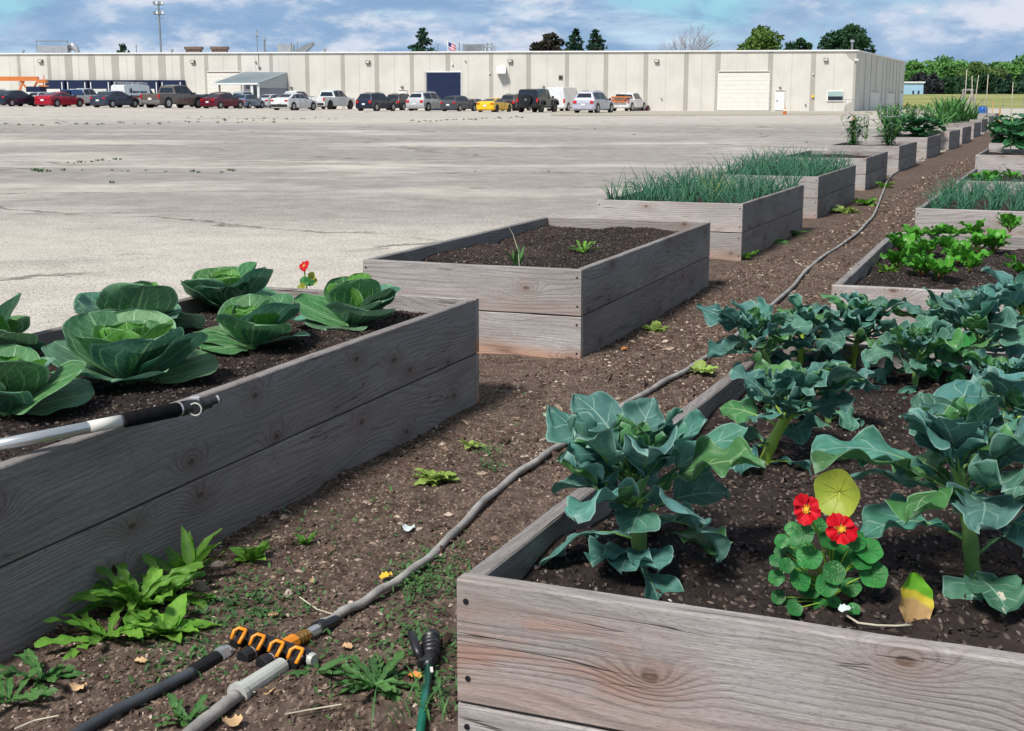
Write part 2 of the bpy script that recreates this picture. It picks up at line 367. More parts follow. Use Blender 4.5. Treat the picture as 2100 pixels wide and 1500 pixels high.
WOOD = wood_mat(); MULCH = mulch_mat('wood_chip_mulch'); SOIL = mulch_mat('bed_soil', True)
CHIPS = vcol_mat('wood_chips'); LOT = lot_mat()
M = {
 'cabbage': leaf_mat('cabbage_leaf', (.042,.155,.052),(.10,.27,.11),(.30,.50,.26),(.26,.44,.27),'fan',transl=.22,rough=.62),
 'cabbage_in': leaf_mat('cabbage_inner_leaf', (.075,.26,.035),(.12,.34,.06),(.33,.52,.22),(.3,.48,.25),'fan',transl=.28,rough=.6),
 'broc': leaf_mat('broccoli_leaf', (.038,.135,.105),(.085,.235,.205),(.24,.40,.33),(.26,.42,.36),'lat',6,rough=.62,transl=.2),
 'broc_g': leaf_mat('broccoli_green_leaf', (.05,.17,.05),(.08,.24,.09),(.28,.42,.2),(.25,.4,.25),'lat',6,transl=.25),
 'nast': leaf_mat('nasturtium_leaf', (.02,.15,.035),(.04,.24,.05),(.15,.4,.15),(.12,.3,.12),'none',transl=.25,spots=.8),
 'nast_y': leaf_mat('yellowed_leaf', (.26,.34,.04),(.40,.42,.07),(.4,.45,.1),None,'none',5,transl=.3,blot=(.44,.25,.09)),
 'dead': leaf_mat('half_dead_leaf', (.52,.34,.12),(.62,.42,.17),(.5,.3,.12),None,'lat',5,transl=.2),
 'beet': leaf_mat('beet_leaf', (.045,.21,.014),(.085,.31,.03),(.25,.48,.08),None,'lat',6,transl=.3,rough=.4),
 'weed': leaf_mat('weed_leaf', (.075,.22,.025),(.17,.36,.05),(.25,.42,.12),None,'lat',6,transl=.3),
 'weed_d': leaf_mat('dull_weed_leaf', (.045,.14,.04),(.09,.22,.06),(.22,.33,.13),None,'lat',6,transl=.3),
 'pale': leaf_mat('pale_leaf', (.22,.36,.07),(.36,.46,.14),(.5,.55,.25),None,'lat',5,transl=.3),
 'onion': plain('onion_leaf', (.045,.16,.085), .45, .4, 0, .35, 3),
 'onion_y': plain('onion_yellow_leaf', (.30,.34,.06), .5, .3, 0, .3, 3),
 'stem': plain('green_stem', (.20,.36,.10), .45, .4, 0, .25, 8),
 'stem_y': plain('bright_green_stem', (.30,.45,.06), .45, .4, 0, .2, 8),
 'stem_r': plain('red_stem', (.22,.05,.05), .5, .3, 0, .3, 8),
 'red': plain('red_petal', (.46,.004,.012), .6, .15, 0, .25, 30),
 'yel': plain('yellow_centre', (.75,.42,.03), .5, .3),
 'steel': plain('galvanised', (.45,.46,.48), .35, .5, .6, .15),
 'alu': plain('aluminium_tube', (.62,.63,.64), .28, .5, .75, .08),
 'black': plain('black_plastic', (.012,.012,.014), .4, .5, 0, .3),
 'foam': plain('black_foam', (.008,.008,.009), .95, .1, 0, .3, 40, .5),
 'grey_pl': plain('pale_grey_plastic', (.42,.43,.40), .45, .4, 0, .12, 20),
 'hose': plain('grey_rubber_hose', (.30,.285,.27), .6, .35, 0, .3, 9, .3),
 'hose_d': plain('dark_rubber_hose', (.055,.062,.072), .5, .4, 0, .25, 9, .2),
 'orange': plain('orange_plastic', (.80,.26,.012), .4, .5, 0, .1),
 'brass': plain('brass', (.55,.33,.10), .35, .5, .8, .15),
 'green_m': plain('green_painted_tube', (.01,.13,.085), .3, .5, .2, .15),
 'white_p': plain('white_plastic', (.7,.7,.68), .5, .4),
 'lab': plain('label_paper', (.65,.62,.58), .6, .3),
 'bwall': concrete_mat('precast_panel', (.55,.525,.475), (.62,.595,.545)),
 'bstrip': concrete_mat('exposed_strip', (.36,.34,.30), (.41,.385,.345)),
 'bline': concrete_mat('panel_joint', (.46,.445,.41), (.50,.485,.45)),
 'sline': concrete_mat('dark_panel_joint', (.28,.265,.24), (.33,.31,.28)),
 'bcap': plain('parapet_cap', (.72,.72,.71), .5, .4),
 'bdoor': plain('roller_door', (.66,.645,.59), .6, .3, 0, .04, 2),
 'wdoor': plain('white_door', (.72,.71,.69), .5, .3, 0, .04),
 'navy': plain('dark_blue_shade', (.012,.022,.06), .7, .2, 0, .2),
 'tin': plain('porch_metal', (.34,.40,.43), .4, .5, .2, .1),
 'porch_w': plain('porch_wall', (.22,.24,.30), .7, .3, 0, .1),
 'bluebar': plain('blue_barrel_plastic', (.01,.09,.36), .4, .5),
 'bark': plain('bark', (.09,.07,.055), .9, .1, 0, .3, 5),
 'stake': plain('tan_stake', (.50,.30,.12), .8, .2, 0, .2),
 'pole': plain('pale_pole', (.48,.44,.34), .7, .2, 0, .2),
 'unit': plain('rooftop_unit_metal', (.20,.22,.24), .5, .4, .2, .2, 1),
 'rust': plain('brown_metal', (.16,.11,.09), .7, .3, 0, .25),
 'glass': plain('dark_glass', (.012,.018,.03), .12, .6, 0, .2),
 'glass_l': plain('pale_blind_glass', (.30,.42,.40), .3, .5, 0, .1),
 'tyre': plain('tyre', (.012,.012,.014), .8, .3, 0, .3),
 'rim': plain('wheel_rim', (.42,.43,.45), .35, .5, .6, .1),
 'rimd': plain('dark_wheel_rim', (.03,.03,.035), .4, .5, .4, .1),
 'tail': plain('tail_lamp', (.50,.012,.012), .3, .5),
 'chrome': plain('chrome', (.6,.6,.6), .2, .5, .8, .05),
 'plate': plain('number_plate', (.7,.7,.7), .5, .3),
 'lampglass': plain('lamp_glass', (.62,.63,.6), .3, .5),
 'berm': None,
}
# ------------------------------------------------------------------ world and light
SUN_EL, SUN_AZ = R(50), math.atan2(-.56, -.78)   # direction TO the sun: behind-left of the camera
w = bpy.data.worlds.new('World'); sc.world = w; w.use_nodes = True
class WN(N):
    def __init__(s, w): s.t = w.node_tree; s.p=None
n = WN(w); bg = n.t.nodes['Background']
sky = n.t.nodes.new('ShaderNodeTexSky'); sky.sky_type='NISHITA'; sky.sun_disc=False
sky.sun_elevation = SUN_EL; sky.sun_rotation = SUN_AZ; sky.air_density=1.2; sky.dust_density=.6; sky.ozone_density=2.0
gd = n.n('ShaderNodeTexCoord').outputs['Generated']
dx,dy,dz = n.sep(gd)[:3]
cv = n.mapp(gd, (1,1,2.3)); 
c1 = n.noise(cv, 6.5, 9, .62, dist=.1); c2 = n.noise(n.mapp(gd, (1,1,2.8),loc=(3.1,1.7,.4)), 13, 8, .62); c3 = n.noise(n.mapp(gd,(1,1,7),loc=(1.2,5,2)), 4., 6, .6)
tint = n.mix(1.0, sky.outputs[0], (.62,1.02,1.12), 'MULTIPLY')
blue = n.mix(.85, tint, (3.0,5.8,7.2))
cover = n.rmp(n.math('ADD', c1, n.math('MULTIPLY', n.rmp(dz,.035,.085,0,1), -.12)), .30, .46)
shade = n.mix(n.rmp(c2,.36,.64), (2.3,3.7,5.7), (3.8,5.0,6.8))
shade = n.mix(n.rmp(n.math('MULTIPLY_ADD', c1, .5, n.math('MULTIPLY', c2, .5)), .51, .62, 0, .8), shade, (7.0,7.2,7.9))
c = n.mix(cover, blue, shade)
c = n.mix(n.rmp(c3,.56,.72,0,.6), c, (6.4,8.0,8.9))
c = n.mix(n.rmp(dz,.14,.35,0,.85), c, n.mix(.5, sky.outputs[0], (4.6,4.5,4.4)))
n.t.links.new(c, bg.inputs[0]); bg.inputs[1].default_value = .10
sl = bpy.data.lights.new('sun','SUN'); so = bpy.data.objects.new('sun', sl); col.objects.link(so)
sl.energy = 4.3; sl.angle = R(11); sl.color = (1,.955,.89)
sd = Vector((math.sin(SUN_AZ)*math.cos(SUN_EL), math.cos(SUN_AZ)*math.cos(SUN_EL), math.sin(SUN_EL)))
so.rotation_euler = sd.to_track_quat('Z','Y').to_euler(); so.location=(-20,-20,30)
vs = sc.view_settings; vs.view_transform='Standard'; vs.look='None'; vs.exposure=0.18; vs.gamma=1

# ------------------------------------------------------------------ ground
def grid_obj(name, xs, ys, zf, mat, keep=None):
    vs=[(x,y,zf(x,y)) for y in ys for x in xs]; nx=len(xs); fs=[]
    for j in range(len(ys)-1):
        for i in range(nx-1):
            if keep is None or keep((xs[i]+xs[i+1])/2,(ys[j]+ys[j+1])/2):
                fs.append((j*nx+i,j*nx+i+1,(j+1)*nx+i+1,(j+1)*nx+i))
    me=bpy.data.meshes.new(name); me.from_pydata(vs,[],fs); me.materials.append(mat)
    me.polygons.foreach_set('use_smooth',[True]*len(me.polygons))
    return link(name, me)
grd = grid_obj('parking_lot_ground', [-600,-150,-68,-38,-8,0,60,150,600], [-60,0,15,30,50,75,100,200,900], gz, LOT)
tag(grd, kind='structure')
# mulch path: strip in the frame of the bed rows
YAW = R(-22.2); CY, SY = math.cos(YAW), math.sin(YAW)
ORG = Vector((-1.301, 3.305, 0))
def loc2w(lx, ly): return (ORG.x + lx*CY - ly*SY, ORG.y + lx*SY + ly*CY)
def hn(x,y):
    return .009*math.sin(x*5.1+1.3*math.sin(y*3.3))+.008*math.sin(y*6.7+x*2.1)+.006*math.sin(13*x+7*y)+.005*math.sin(17*y-9*x)
def mulch():
    vs=[];fs=[]
    lxs=[-.75+.12*i for i in range(46)]+[5.0,6.5,9,14]
    lys=[-3.5+.12*i for i in range(120)]+[11+.6*i for i in range(110)]
    for ly in lys:
        for i,lx in enumerate(lxs):
            x,y=loc2w(lx+(.08*math.sin(ly*2.1)+.05*math.sin(ly*5.3) if i==0 else 0),ly); k=.2 if i==0 else 1
            vs.append((x,y,gz(x,y)+.022+hn(x,y)*k*.6 if ly<11 else gz(x,y)+.016))
    nx=len(lxs)
    for j in range(len(lys)-1):
        for i in range(nx-1): fs.append((j*nx+i,j*nx+i+1,(j+1)*nx+i+1,(j+1)*nx+i))
    me=bpy.data.meshes.new('mulch_path'); me.from_pydata(vs,[],fs); me.materials.append(MULCH)
    me.polygons.foreach_set('use_smooth',[True]*len(me.polygons))
    tag(link('mulch_path', me), kind='structure')
mulch()
def chips(name, pts, sizes, pal, rs, mat=CHIPS, parent=None, flat=.5):
    """many small bent wood chips as one mesh; pts Nx3"""
    Np=len(pts); a=rs.uniform(0,2*np.pi,Np); L=sizes; W=np.minimum(L*rs.uniform(.15,.48,Np),.011)
    dx=np.stack([np.cos(a),np.sin(a),rs.normal(0,.22*flat*2,Np)],1); dyv=np.stack([-np.sin(a),np.cos(a),rs.normal(0,.35*flat*2,Np)],1)
    th=L*.14
    P0=pts+np.array([0,0,1])*(th[:,None]*.6)
    A=P0-dx*L[:,None]/2; B=P0+dx*L[:,None]/2
    w=dyv*W[:,None]/2; up=np.zeros((Np,3)); up[:,2]=th
    mid=P0+up*rs.uniform(.6,2.2,Np)[:,None]
    V=np.stack([A-w*.7, A+w*.6, mid-w, mid+w, B-w*.5, B+w*.6, P0-up*1.2-w*.6, P0-up*1.2+w*.6],1).reshape(-1,3)
    F=np.array([[0,2,3,1],[2,4,5,3],[0,6,4,2],[1,3,5,7]])
    F=(F[None]+ (np.arange(Np)*8)[:,None,None]).reshape(-1,4)
    me=bpy.data.meshes.new(name); me.vertices.add(len(V)); me.vertices.foreach_set('co',V.astype(np.float32).ravel())
    me.loops.add(F.size); me.loops.foreach_set('vertex_index',F.astype(np.int32).ravel())
    me.polygons.add(len(F)); me.polygons.foreach_set('loop_start',np.arange(0,F.size,4,dtype=np.int32)); me.polygons.foreach_set('loop_total',np.full(len(F),4,dtype=np.int32))
    me.update(calc_edges=True); me.validate()
    pal=np.array(pal); ci=rs.randint(0,len(pal),Np); c=pal[ci]*rs.uniform(.7,1.25,(Np,1)); c=np.concatenate([c,np.ones((Np,1))],1)
    ca=me.color_attributes.new('col','FLOAT_COLOR','POINT'); ca.data.foreach_set('color',np.repeat(c,8,0).astype(np.float32).ravel())
    me.materials.append(mat)
    return link(name,me,parent)
PAL=[(.36,.28,.22),(.22,.155,.12),(.11,.075,.057),(.48,.39,.32),(.07,.045,.035),(.13,.085,.064),(.21,.15,.115),(.15,.10,.075),(.055,.036,.028),(.08,.055,.042),(.11,.075,.056),(.06,.04,.03),(.10,.065,.05)]
rs=np.random.RandomState(3)
hnv=lambda x,y: .009*np.sin(x*5.1+1.3*np.sin(y*3.3))+.008*np.sin(y*6.7+x*2.1)+.006*np.sin(13*x+7*y)+.005*np.sin(17*y-9*x)
def scatter(n, l0,l1,m0,m1,s0,s1,pw=1.0):
    lx=rs.uniform(l0,l1,n); ly=m0+(m1-m0)*rs.uniform(0,1,n)**pw
    x=ORG.x+lx*CY-ly*SY; y=ORG.y+lx*SY+ly*CY
    z=.022+hnv(x,y)*.6
    dn=np.sin(x*3.1+2*np.sin(y*1.7))*np.sin(y*2.3-x)+.6*np.sin(x*7+y*5); keep=rs.uniform(-1.9,1.,n)<dn; z=np.where(keep,z,z-.012)
    return np.stack([x,y,z],1), rs.uniform(s0,s1,n)*rs.choice([.6,.8,1,1.2,1.9],n,p=[.25,.3,.25,.15,.05])
p1,s1=scatter(60000,-.1,2.0,-1.6,3.4,.006,.017)
p2,s2=scatter(26000,-.1,2.0,3.4,9.5,.010,.026)
p3,s3=scatter(14000,0,2.2,9.5,34,.016,.04); p3[:,2]=.018
p4,s4=scatter(1600,-.1,2.0,-1.6,6,.03,.055)
tag(chips('wood_chips', np.concatenate([p1,p2,p3,p4]), np.concatenate([s1,s2,s3,s4]), PAL, rs), 'loose brown wood chips covering the path between the two rows of beds','wood chips',kind='stuff')
# ------------------------------------------------------------------ raised beds
H, TH, HB = .52, .042, .257
def plank(L, parent, loc, rz, orange=0., val=1., red=0., sag=0, name='plank'):
    b = MB(); n=12; r=random.Random(hash((round(L,3),round(loc[0],3),round(loc[1],3),round(loc[2],3)))&0xffff)
    vs=[];fs=[]; bv=.004
    prof=[(-TH/2+bv,-HB/2),(TH/2-bv,-HB/2),(TH/2,-HB/2+bv),(TH/2,HB/2-bv),(TH/2-bv,HB/2),(-TH/2+bv,HB/2),(-TH/2,HB/2-bv),(-TH/2,-HB/2+bv)]
    for i in range(n+1):
        x=-L/2+L*i/n; jy=r.uniform(-1,1)*.0012; jz=r.uniform(-1,1)*.0015
        for (py,pz) in prof: vs.append((x,py+jy,pz+jz*(1 if pz>0 else .5)))
    for i in range(n):
        for k in range(8):
            k2=(k+1)%8; fs.append((i*8+k,(i+1)*8+k,(i+1)*8+k2,i*8+k2))
    fs.append(tuple(range(8))); fs.append(tuple(n*8+k for k in range(8))[::-1])
    b.add(vs,fs)
    return b.build(name, WOOD, parent, loc=loc, rz=rz), b
def screws(parent, pts, nrm):
    for p in pts:
        b=MB(); b.disc(p, nrm, .006, .004, 8); b.build('screw_head', M['black'], parent)
SOILZ=.445
def bed(x0, y0, yaw, L, W, side, label, orange=.8, near=False, far=False, soilz=SOILZ, val=1., red=0., h=H):
    root = empty('raised_bed', (x0, y0, gz(x0,y0)), yaw)
    tag(root, label, 'raised bed', 'timber raised beds in two rows along the path')
    xa, xb = (-W, 0) if side=='L' else (0, W); xc=(xa+xb)/2
    g=.006; zs=(HB/2, HB+g+HB/2)
    for zi,z in enumerate(zs):
        o,_=plank(W, root, (xc, TH/2, z), 0); o.color=(orange if zi==0 else orange*.25,val,red if zi else 0,1)
        o,_=plank(W, root, (xc, L-TH/2, z), math.pi); o.color=(orange,1.0,0,1)
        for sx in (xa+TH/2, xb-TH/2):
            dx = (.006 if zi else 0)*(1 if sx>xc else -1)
            o,_=plank(L-2*TH-.004, root, (sx-dx*0, L/2, z), -math.pi/2 if sx>xc else math.pi/2); o.color=(0,.74,0,1)  # side boards toned down: greyer weathering plus shade painted into their value
    if not far:
        pts=[]
        for z in zs:
            for x in (xa+.022, xb-.022):
                for k in (-.075,.085): pts.append((x+random.Random(int(z*100+k*9)).uniform(-.004,.004), -.0005, z+k))
        screws(root, pts, (0,1,0))
    # soil
    nx = 10 if far else 30; ny = 16 if far else 60
    b=MB(); vs=[];fs=[]; r=random.Random(int(x0*100))
    ph=r.uniform(0,9)
    def sz(x,y): return soilz + (.012*math.sin(7*x+ph+2*math.sin(4*y))+.010*math.sin(9*y+ph*2)+.006*math.sin(21*x-13*y)+r.uniform(-.004,.004))
    for j in range(ny+1):
        for i in range(nx+1):
            x=xa+TH+.001+(W-2*TH-.002)*i/nx; y=TH+.001+(L-2*TH-.002)*j/ny; vs.append((x,y,sz(x,y)))
    for j in range(ny):
        for i in range(nx): a=j*(nx+1)+i; fs.append((a,a+1,a+nx+2,a+nx+1))
    b.add(vs,fs); b.build('soil', SOIL, root, smooth=True)
    if near:
        n=near; q=np.random.RandomState(int(abs(x0)*50)+1)
        lx=q.uniform(xa+TH+.02,xb-TH-.02,n); ly=q.uniform(TH+.02,L-TH-.02,n)
        z=soilz+.012*np.sin(7*lx+ph+2*np.sin(4*ly))+.010*np.sin(9*ly+ph*2)+.006*np.sin(21*lx-13*ly)+.002
        pal=[(.06,.045,.04),(.03,.022,.02),(.10,.075,.06),(.045,.032,.03),(.16,.12,.10),(.02,.015,.014),(.04,.03,.027)]
        sizes=q.uniform(.006,.02,n); 
        o=chips('bark_bits', np.stack([lx,ly,z],1), sizes, pal, q, parent=root, flat=.7); o['kind']='stuff'
        n2=n//75
        lx=q.uniform(xa+TH+.02,xb-TH-.02,n2); ly=q.uniform(TH+.02,L-TH-.02,n2)
        z=soilz+.012*np.sin(7*lx+ph+2*np.sin(4*ly))+.010*np.sin(9*ly+ph*2)+.006*np.sin(21*lx-13*ly)+.003
        o=chips('pale_pebbles', np.stack([lx,ly,z],1), q.uniform(.005,.013,n2), [(.5,.46,.42),(.6,.57,.53),(.35,.3,.26)], q, parent=root, flat=.7); o['kind']='stuff'
    return root
BA=(-1.301-.0647,3.305-.168,R(-21.07),3.366,1.30)
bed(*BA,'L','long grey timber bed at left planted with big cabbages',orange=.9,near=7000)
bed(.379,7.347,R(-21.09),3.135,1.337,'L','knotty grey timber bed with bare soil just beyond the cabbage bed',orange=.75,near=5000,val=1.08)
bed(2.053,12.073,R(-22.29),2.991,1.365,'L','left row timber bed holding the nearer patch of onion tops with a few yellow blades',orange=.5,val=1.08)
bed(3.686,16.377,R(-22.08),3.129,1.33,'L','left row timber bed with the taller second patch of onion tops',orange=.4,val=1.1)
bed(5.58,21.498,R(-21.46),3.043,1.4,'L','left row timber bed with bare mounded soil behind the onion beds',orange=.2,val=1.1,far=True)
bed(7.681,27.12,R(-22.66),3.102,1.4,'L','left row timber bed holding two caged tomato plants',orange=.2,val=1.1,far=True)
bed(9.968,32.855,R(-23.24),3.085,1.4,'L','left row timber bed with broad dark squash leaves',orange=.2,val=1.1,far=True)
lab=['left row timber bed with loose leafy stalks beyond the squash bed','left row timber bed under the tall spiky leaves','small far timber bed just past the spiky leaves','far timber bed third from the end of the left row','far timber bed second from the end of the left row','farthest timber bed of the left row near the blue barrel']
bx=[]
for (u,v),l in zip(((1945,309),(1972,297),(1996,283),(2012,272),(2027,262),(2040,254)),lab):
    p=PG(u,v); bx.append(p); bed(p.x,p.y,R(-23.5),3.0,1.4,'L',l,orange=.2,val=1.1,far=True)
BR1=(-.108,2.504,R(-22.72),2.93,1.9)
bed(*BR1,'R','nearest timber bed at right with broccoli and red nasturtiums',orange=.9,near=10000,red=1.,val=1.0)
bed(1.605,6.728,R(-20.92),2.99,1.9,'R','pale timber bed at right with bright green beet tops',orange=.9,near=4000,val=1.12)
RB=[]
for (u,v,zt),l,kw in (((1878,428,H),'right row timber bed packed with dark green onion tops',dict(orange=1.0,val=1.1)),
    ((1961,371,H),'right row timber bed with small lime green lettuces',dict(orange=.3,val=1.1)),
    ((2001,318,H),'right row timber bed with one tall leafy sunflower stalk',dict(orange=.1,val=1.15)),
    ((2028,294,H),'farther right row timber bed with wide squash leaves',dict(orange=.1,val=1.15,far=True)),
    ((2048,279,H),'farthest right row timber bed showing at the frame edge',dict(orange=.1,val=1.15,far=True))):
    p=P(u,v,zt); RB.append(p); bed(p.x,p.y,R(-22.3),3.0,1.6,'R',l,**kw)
# wood block lying in the corner of the bare bed
b=MB(); b.box((0,0,.03),(.17,.09,.06),.2); o=b.build('wood_offcut', WOOD, None, loc=P(1140,461,SOILZ), bevel=.004); o.location.z=SOILZ-.005; o.color=(.8,1.05,0,1)
tag(o,'short reddish wood offcut in the back corner of the bare soil bed','wood block')

# ------------------------------------------------------------------ leaves
def fan(t): 
    s=min(t/.55,1); w=.10+.90*(s*s*(3-2*s))**.8
    return w*(max(0,1-((t-.55)/.45)**2.6)**.55 if t>.55 else 1)
def paddle(t):
    if t<.25: return .04+.10*max(0,math.sin((t-.08)/.17*math.pi)) if t>.08 else .04
    s=min((t-.25)/.22,1); w=.1+.9*math.sqrt(s)
    return w*(math.sqrt(max(0,1-((t-.55)/.45)**2)) if t>.55 else 1)
def lance(t): return max(.06,math.sin(min(1,t*1.02)*math.pi)**.8 if t>.05 else .08)*(1-.25*t)
def beetf(t):
    if t<.35: return .05
    s=(t-.35)/.65; return max(.02,math.sin(min(1,.12+s*.88)*math.pi)**.7)
def dand(t):
    base=.12+.88*math.sin(min(1,max(0,(t*.9+.08)))*math.pi)**.9*(.35+.65*t)
    return base*(.45+.55*abs(((t*6.)%1)-.15)) if t<.8 else base
def leaf(b, base, az, el, L, W, out, bend=-.6, cup=.3, ruf=.0, fr=3., r=rnd, nu=12, nv=4, mi=0, lobes=0., colr=None, roll=0., stalk=None, sidebend=0.):
    """adds one leaf blade; returns the centre line"""
    b.col = colr or (1,1,1,1)
    p=Vector(base); ds=L/nu; pts=[]; vs=[]; uv=[]; ph=r.uniform(0,6.28); ph2=r.uniform(0,6.28)
    for i in range(nu+1):
        t=i/nu; e=el+bend*t**1.3; a=az+sidebend*t
        T=Vector((math.cos(e)*math.cos(a),math.cos(e)*math.sin(a),math.sin(e)))
        S=Vector((-math.sin(a),math.cos(a),0)); Nn=T.cross(S); 
        rl=roll; S2=S*math.cos(rl)+Nn*math.sin(rl); N2=T.cross(S2)
        if N2.z<0 and abs(e)<1.5: pass
        N2=-N2 if N2.dot(Vector((0,0,1)))<0 and abs(e)<1.4 else N2
        pts.append(p.copy()); w=W*out(t)
        for j in range(-nv,nv+1):
            s=j/nv; lw=w*(1+lobes*math.sin(t*19+ph2+(2 if s>0 else 0))*abs(s)**.5)
            h=cup*w*s*s + ruf*W*abs(s)**2*math.sin(fr*t*6.28+ph+(1.7 if s>0 else 0))*min(1,t*2) + ruf*.35*W*math.sin(9*s+t*13+ph2)*abs(s)
            vs.append(p+S2*(s*lw*(1-.18*abs(cup)*s*s))+N2*h + T*(ruf*.2*W*abs(s)*math.sin(t*17+ph2)))
            uv.append((t,.5+s/2))
        p=p+T*ds
    n=2*nv+1; fs=[]
    for i in range(nu):
        for j in range(n-1): a=i*n+j; fs.append((a,a+1,a+n+1,a+n))
    b.add(vs,fs,uv,m=mi); b.col=(1,1,1,1)
    return pts
def cabbage(loc, Rr, seed, label, azs=None):
    r=random.Random(seed); root=empty('cabbage',(loc[0],loc[1],loc[2]-.035)); tag(root,label,'cabbage','cabbages in the left bed')
    for k in range(8):
        az=(k/8)*6.283+r.uniform(-.3,.3)+seed; b=MB(); s=r.uniform(.85,1.12); g=r.uniform(.75,1.25)
        cc=(g*r.uniform(.9,1.5),g,g*r.uniform(.8,2.0),1)
        el=r.choice([r.uniform(.15,.4),r.uniform(.45,.85),r.uniform(.6,1.0)])
        leaf(b,(0,0,.03),az,el,Rr*s*1.0,Rr*.56*s,fan,bend=r.uniform(-.6,.4),cup=r.uniform(.0,.3),ruf=r.uniform(.025,.06),fr=r.uniform(1.5,2.6),r=r,nu=18,nv=9,lobes=.02,colr=cc,roll=r.uniform(-.3,.3))
        b.build('outer_leaf',M['cabbage'],root,smooth=True)
    for k in range(4):
        az=(k/4)*6.283+r.uniform(-.4,.4)+seed*2; b=MB(); s=r.uniform(.8,1.05); g=r.uniform(.8,1.2)
        leaf(b,(0,0,.04),az,r.uniform(.8,1.25),Rr*s*.86,Rr*.44*s,fan,bend=r.uniform(-.3,.3),cup=r.uniform(.1,.35),ruf=.04,fr=2.,r=r,nu=18,nv=9,lobes=.02,colr=(g*1.1,g,g,1))
        b.build('middle_leaf',M['cabbage'] if k%2 else M['cabbage_in'],root,smooth=True)
    b=MB()
    for k in range(5):
        leaf(b,(0,0,.04),k*1.256+seed,1.1,Rr*.66,Rr*.36,fan,bend=.3,cup=.4,ruf=.05,r=r,nu=12,nv=6)
    b.build('heart',M['cabbage_in'],root,smooth=True)
    b=MB(); b.tube([(0,0,-.03),(0,0,.05)],[.03,.024],8); b.build('stem',M['stem'],root,smooth=True)
CAB=[(468,640,.25,1,'cabbage farthest from the camera, against the far left board of the bed'),
 (268,688,.26,2,'wide cabbage just behind the largest one at the left'),
 (262,785,.30,3,'largest cabbage, nearest the metal pole grip, with a pale lower leaf'),
 (515,712,.235,4,'pale centred cabbage in the middle of the bed near the path board'),
 (722,668,.25,5,'cabbage at the right end of the bed beside the small red flower'),
 (10,850,.26,6,'cabbage cut off by the left edge of the photo behind the pole'),
 (-35,735,.25,7,'cabbage mostly outside the left edge with one upright leaf showing')]
for u,v,Rr,s,l in CAB: cabbage(P(u,v,SOILZ),Rr*1.1,s,l)
# small nasturtium in cabbage bed
def disc_leaf(b,c,nrm,rad,r,mi=0,n=20,cup=.12):
    nrm=Vector(nrm).normalized(); a=nrm.cross(Vector((0,0,1)))
    if a.length<.1: a=Vector((1,0,0))
    a.normalize(); d=nrm.cross(a); ph=r.uniform(0,6)
    g=r.uniform(.8,1.2); b.col=(g,g,g,1)
    vs=[Vector(c)]; uv=[(0,.5)]
    NR=6
    for k in range(1,NR+1):
        rr=rad*k/NR
        for i in range(n):
            an=6.283*i/n; q=rr*(1+.045*math.sin(an*5+ph)*(k/NR)**2+.03*math.sin(an*2+ph))
            vs.append(Vector(c)+a*math.cos(an)*q+d*math.sin(an)*q+nrm*(cup*rr*rr/rad+.07*rad*math.sin(an*3+ph)*(k/NR)**2)); uv.append((k/NR*.9,.22))
    fs=[(0,1+i,1+(i+1)%n) for i in range(n)]
    for k in range(NR-1):
        for i in range(n): a0=1+k*n; fs.append((a0+i,a0+n+i,a0+n+(i+1)%n,a0+(i+1)%n))
    b.add(vs,fs,uv,m=mi)
    # radiating veins, slightly raised
    b.col=(1.9,1.35,1.9,1)
    for i in range(0,n,max(2,n//8)):
        an=6.283*i/n; dirv=a*math.cos(an)+d*math.sin(an)
        pts=[Vector(c)+dirv*rad*t+nrm*(cup*rad*t*t+.07*rad*math.sin(an*3+ph)*t*t+.0008) for t in (0,.3,.6,.86)]
        b.tube(pts,[.0008,.0006,.0004,.0002],3,m=mi)
    b.col=(1,1,1,1)
def flower(root, c, nrm, rad, seed, cname='flower'):
    r=random.Random(seed); nrm=Vector(nrm).normalized(); a=nrm.cross(Vector((0,0,1))).normalized(); d=nrm.cross(a); c=Vector(c)
    b=MB()
    for k in range(5):
        an0=6.283*k/5+.3; vs=[];uv=[];nu=6;nv=4
        for i in range(nu+1):
            t=i/nu
            for j in range(-nv,nv+1):
                s=j/nv; an=an0+s*.74*(.35+.65*min(1,t*1.3)); q=rad*(t*(1-.20*s*s))*(1+.05*math.sin(11*s+k))*(1+.12*math.sin(k*3.7+seed))
                h=(.42+.18*math.sin(k*2.3+seed))*rad*t**1.5+.13*rad*math.sin(6*s+k*2)*t*t+(.07*rad if k%2 else 0)-.28*rad*t**3
                vs.append(c+(a*math.cos(an)+d*math.sin(an))*q+nrm*h); uv.append((t,s))
        n=2*nv+1; b.add(vs,[(i*n+j,i*n+j+1,(i+1)*n+j+1,(i+1)*n+j) for i in range(nu) for j in range(n-1)],uv)
    f=b.build(cname,M['red'],root,smooth=True)
    b=MB()
    for k in range(12):
        an=6.283*k/12; q=rad*r.uniform(.15,.34)
        b.tube([c+nrm*.002,c+(a*math.cos(an)+d*math.sin(an))*q+nrm*rad*.28],[rad*.05,rad*.035],4)
    b.disc(c+nrm*rad*.16,nrm,rad*.13,rad*.2,8)
    b.build('flower_centre',M['yel'],f)
    b=MB(); b.tube([c,c-nrm*rad*.6,c-nrm*rad*1.3-Vector((0,0,rad*.2))],[rad*.18,rad*.12,rad*.02],6); b.build('flower_spur',M['yel'],f,smooth=True)
    return f
VD=Vector((0,-1,.25))
root=empty('nasturtium',P(628,612,SOILZ)); tag(root,'small yellowing nasturtium with one red flower behind the cabbages','flower plant')
b=MB(); b.tube([(0,0,-.02),(.005,0,.06),(-.005,0,.13),(0,0,.16)],.004,6); b.build('stem',M['stem_y'],root)
b=MB(); r=random.Random(4)
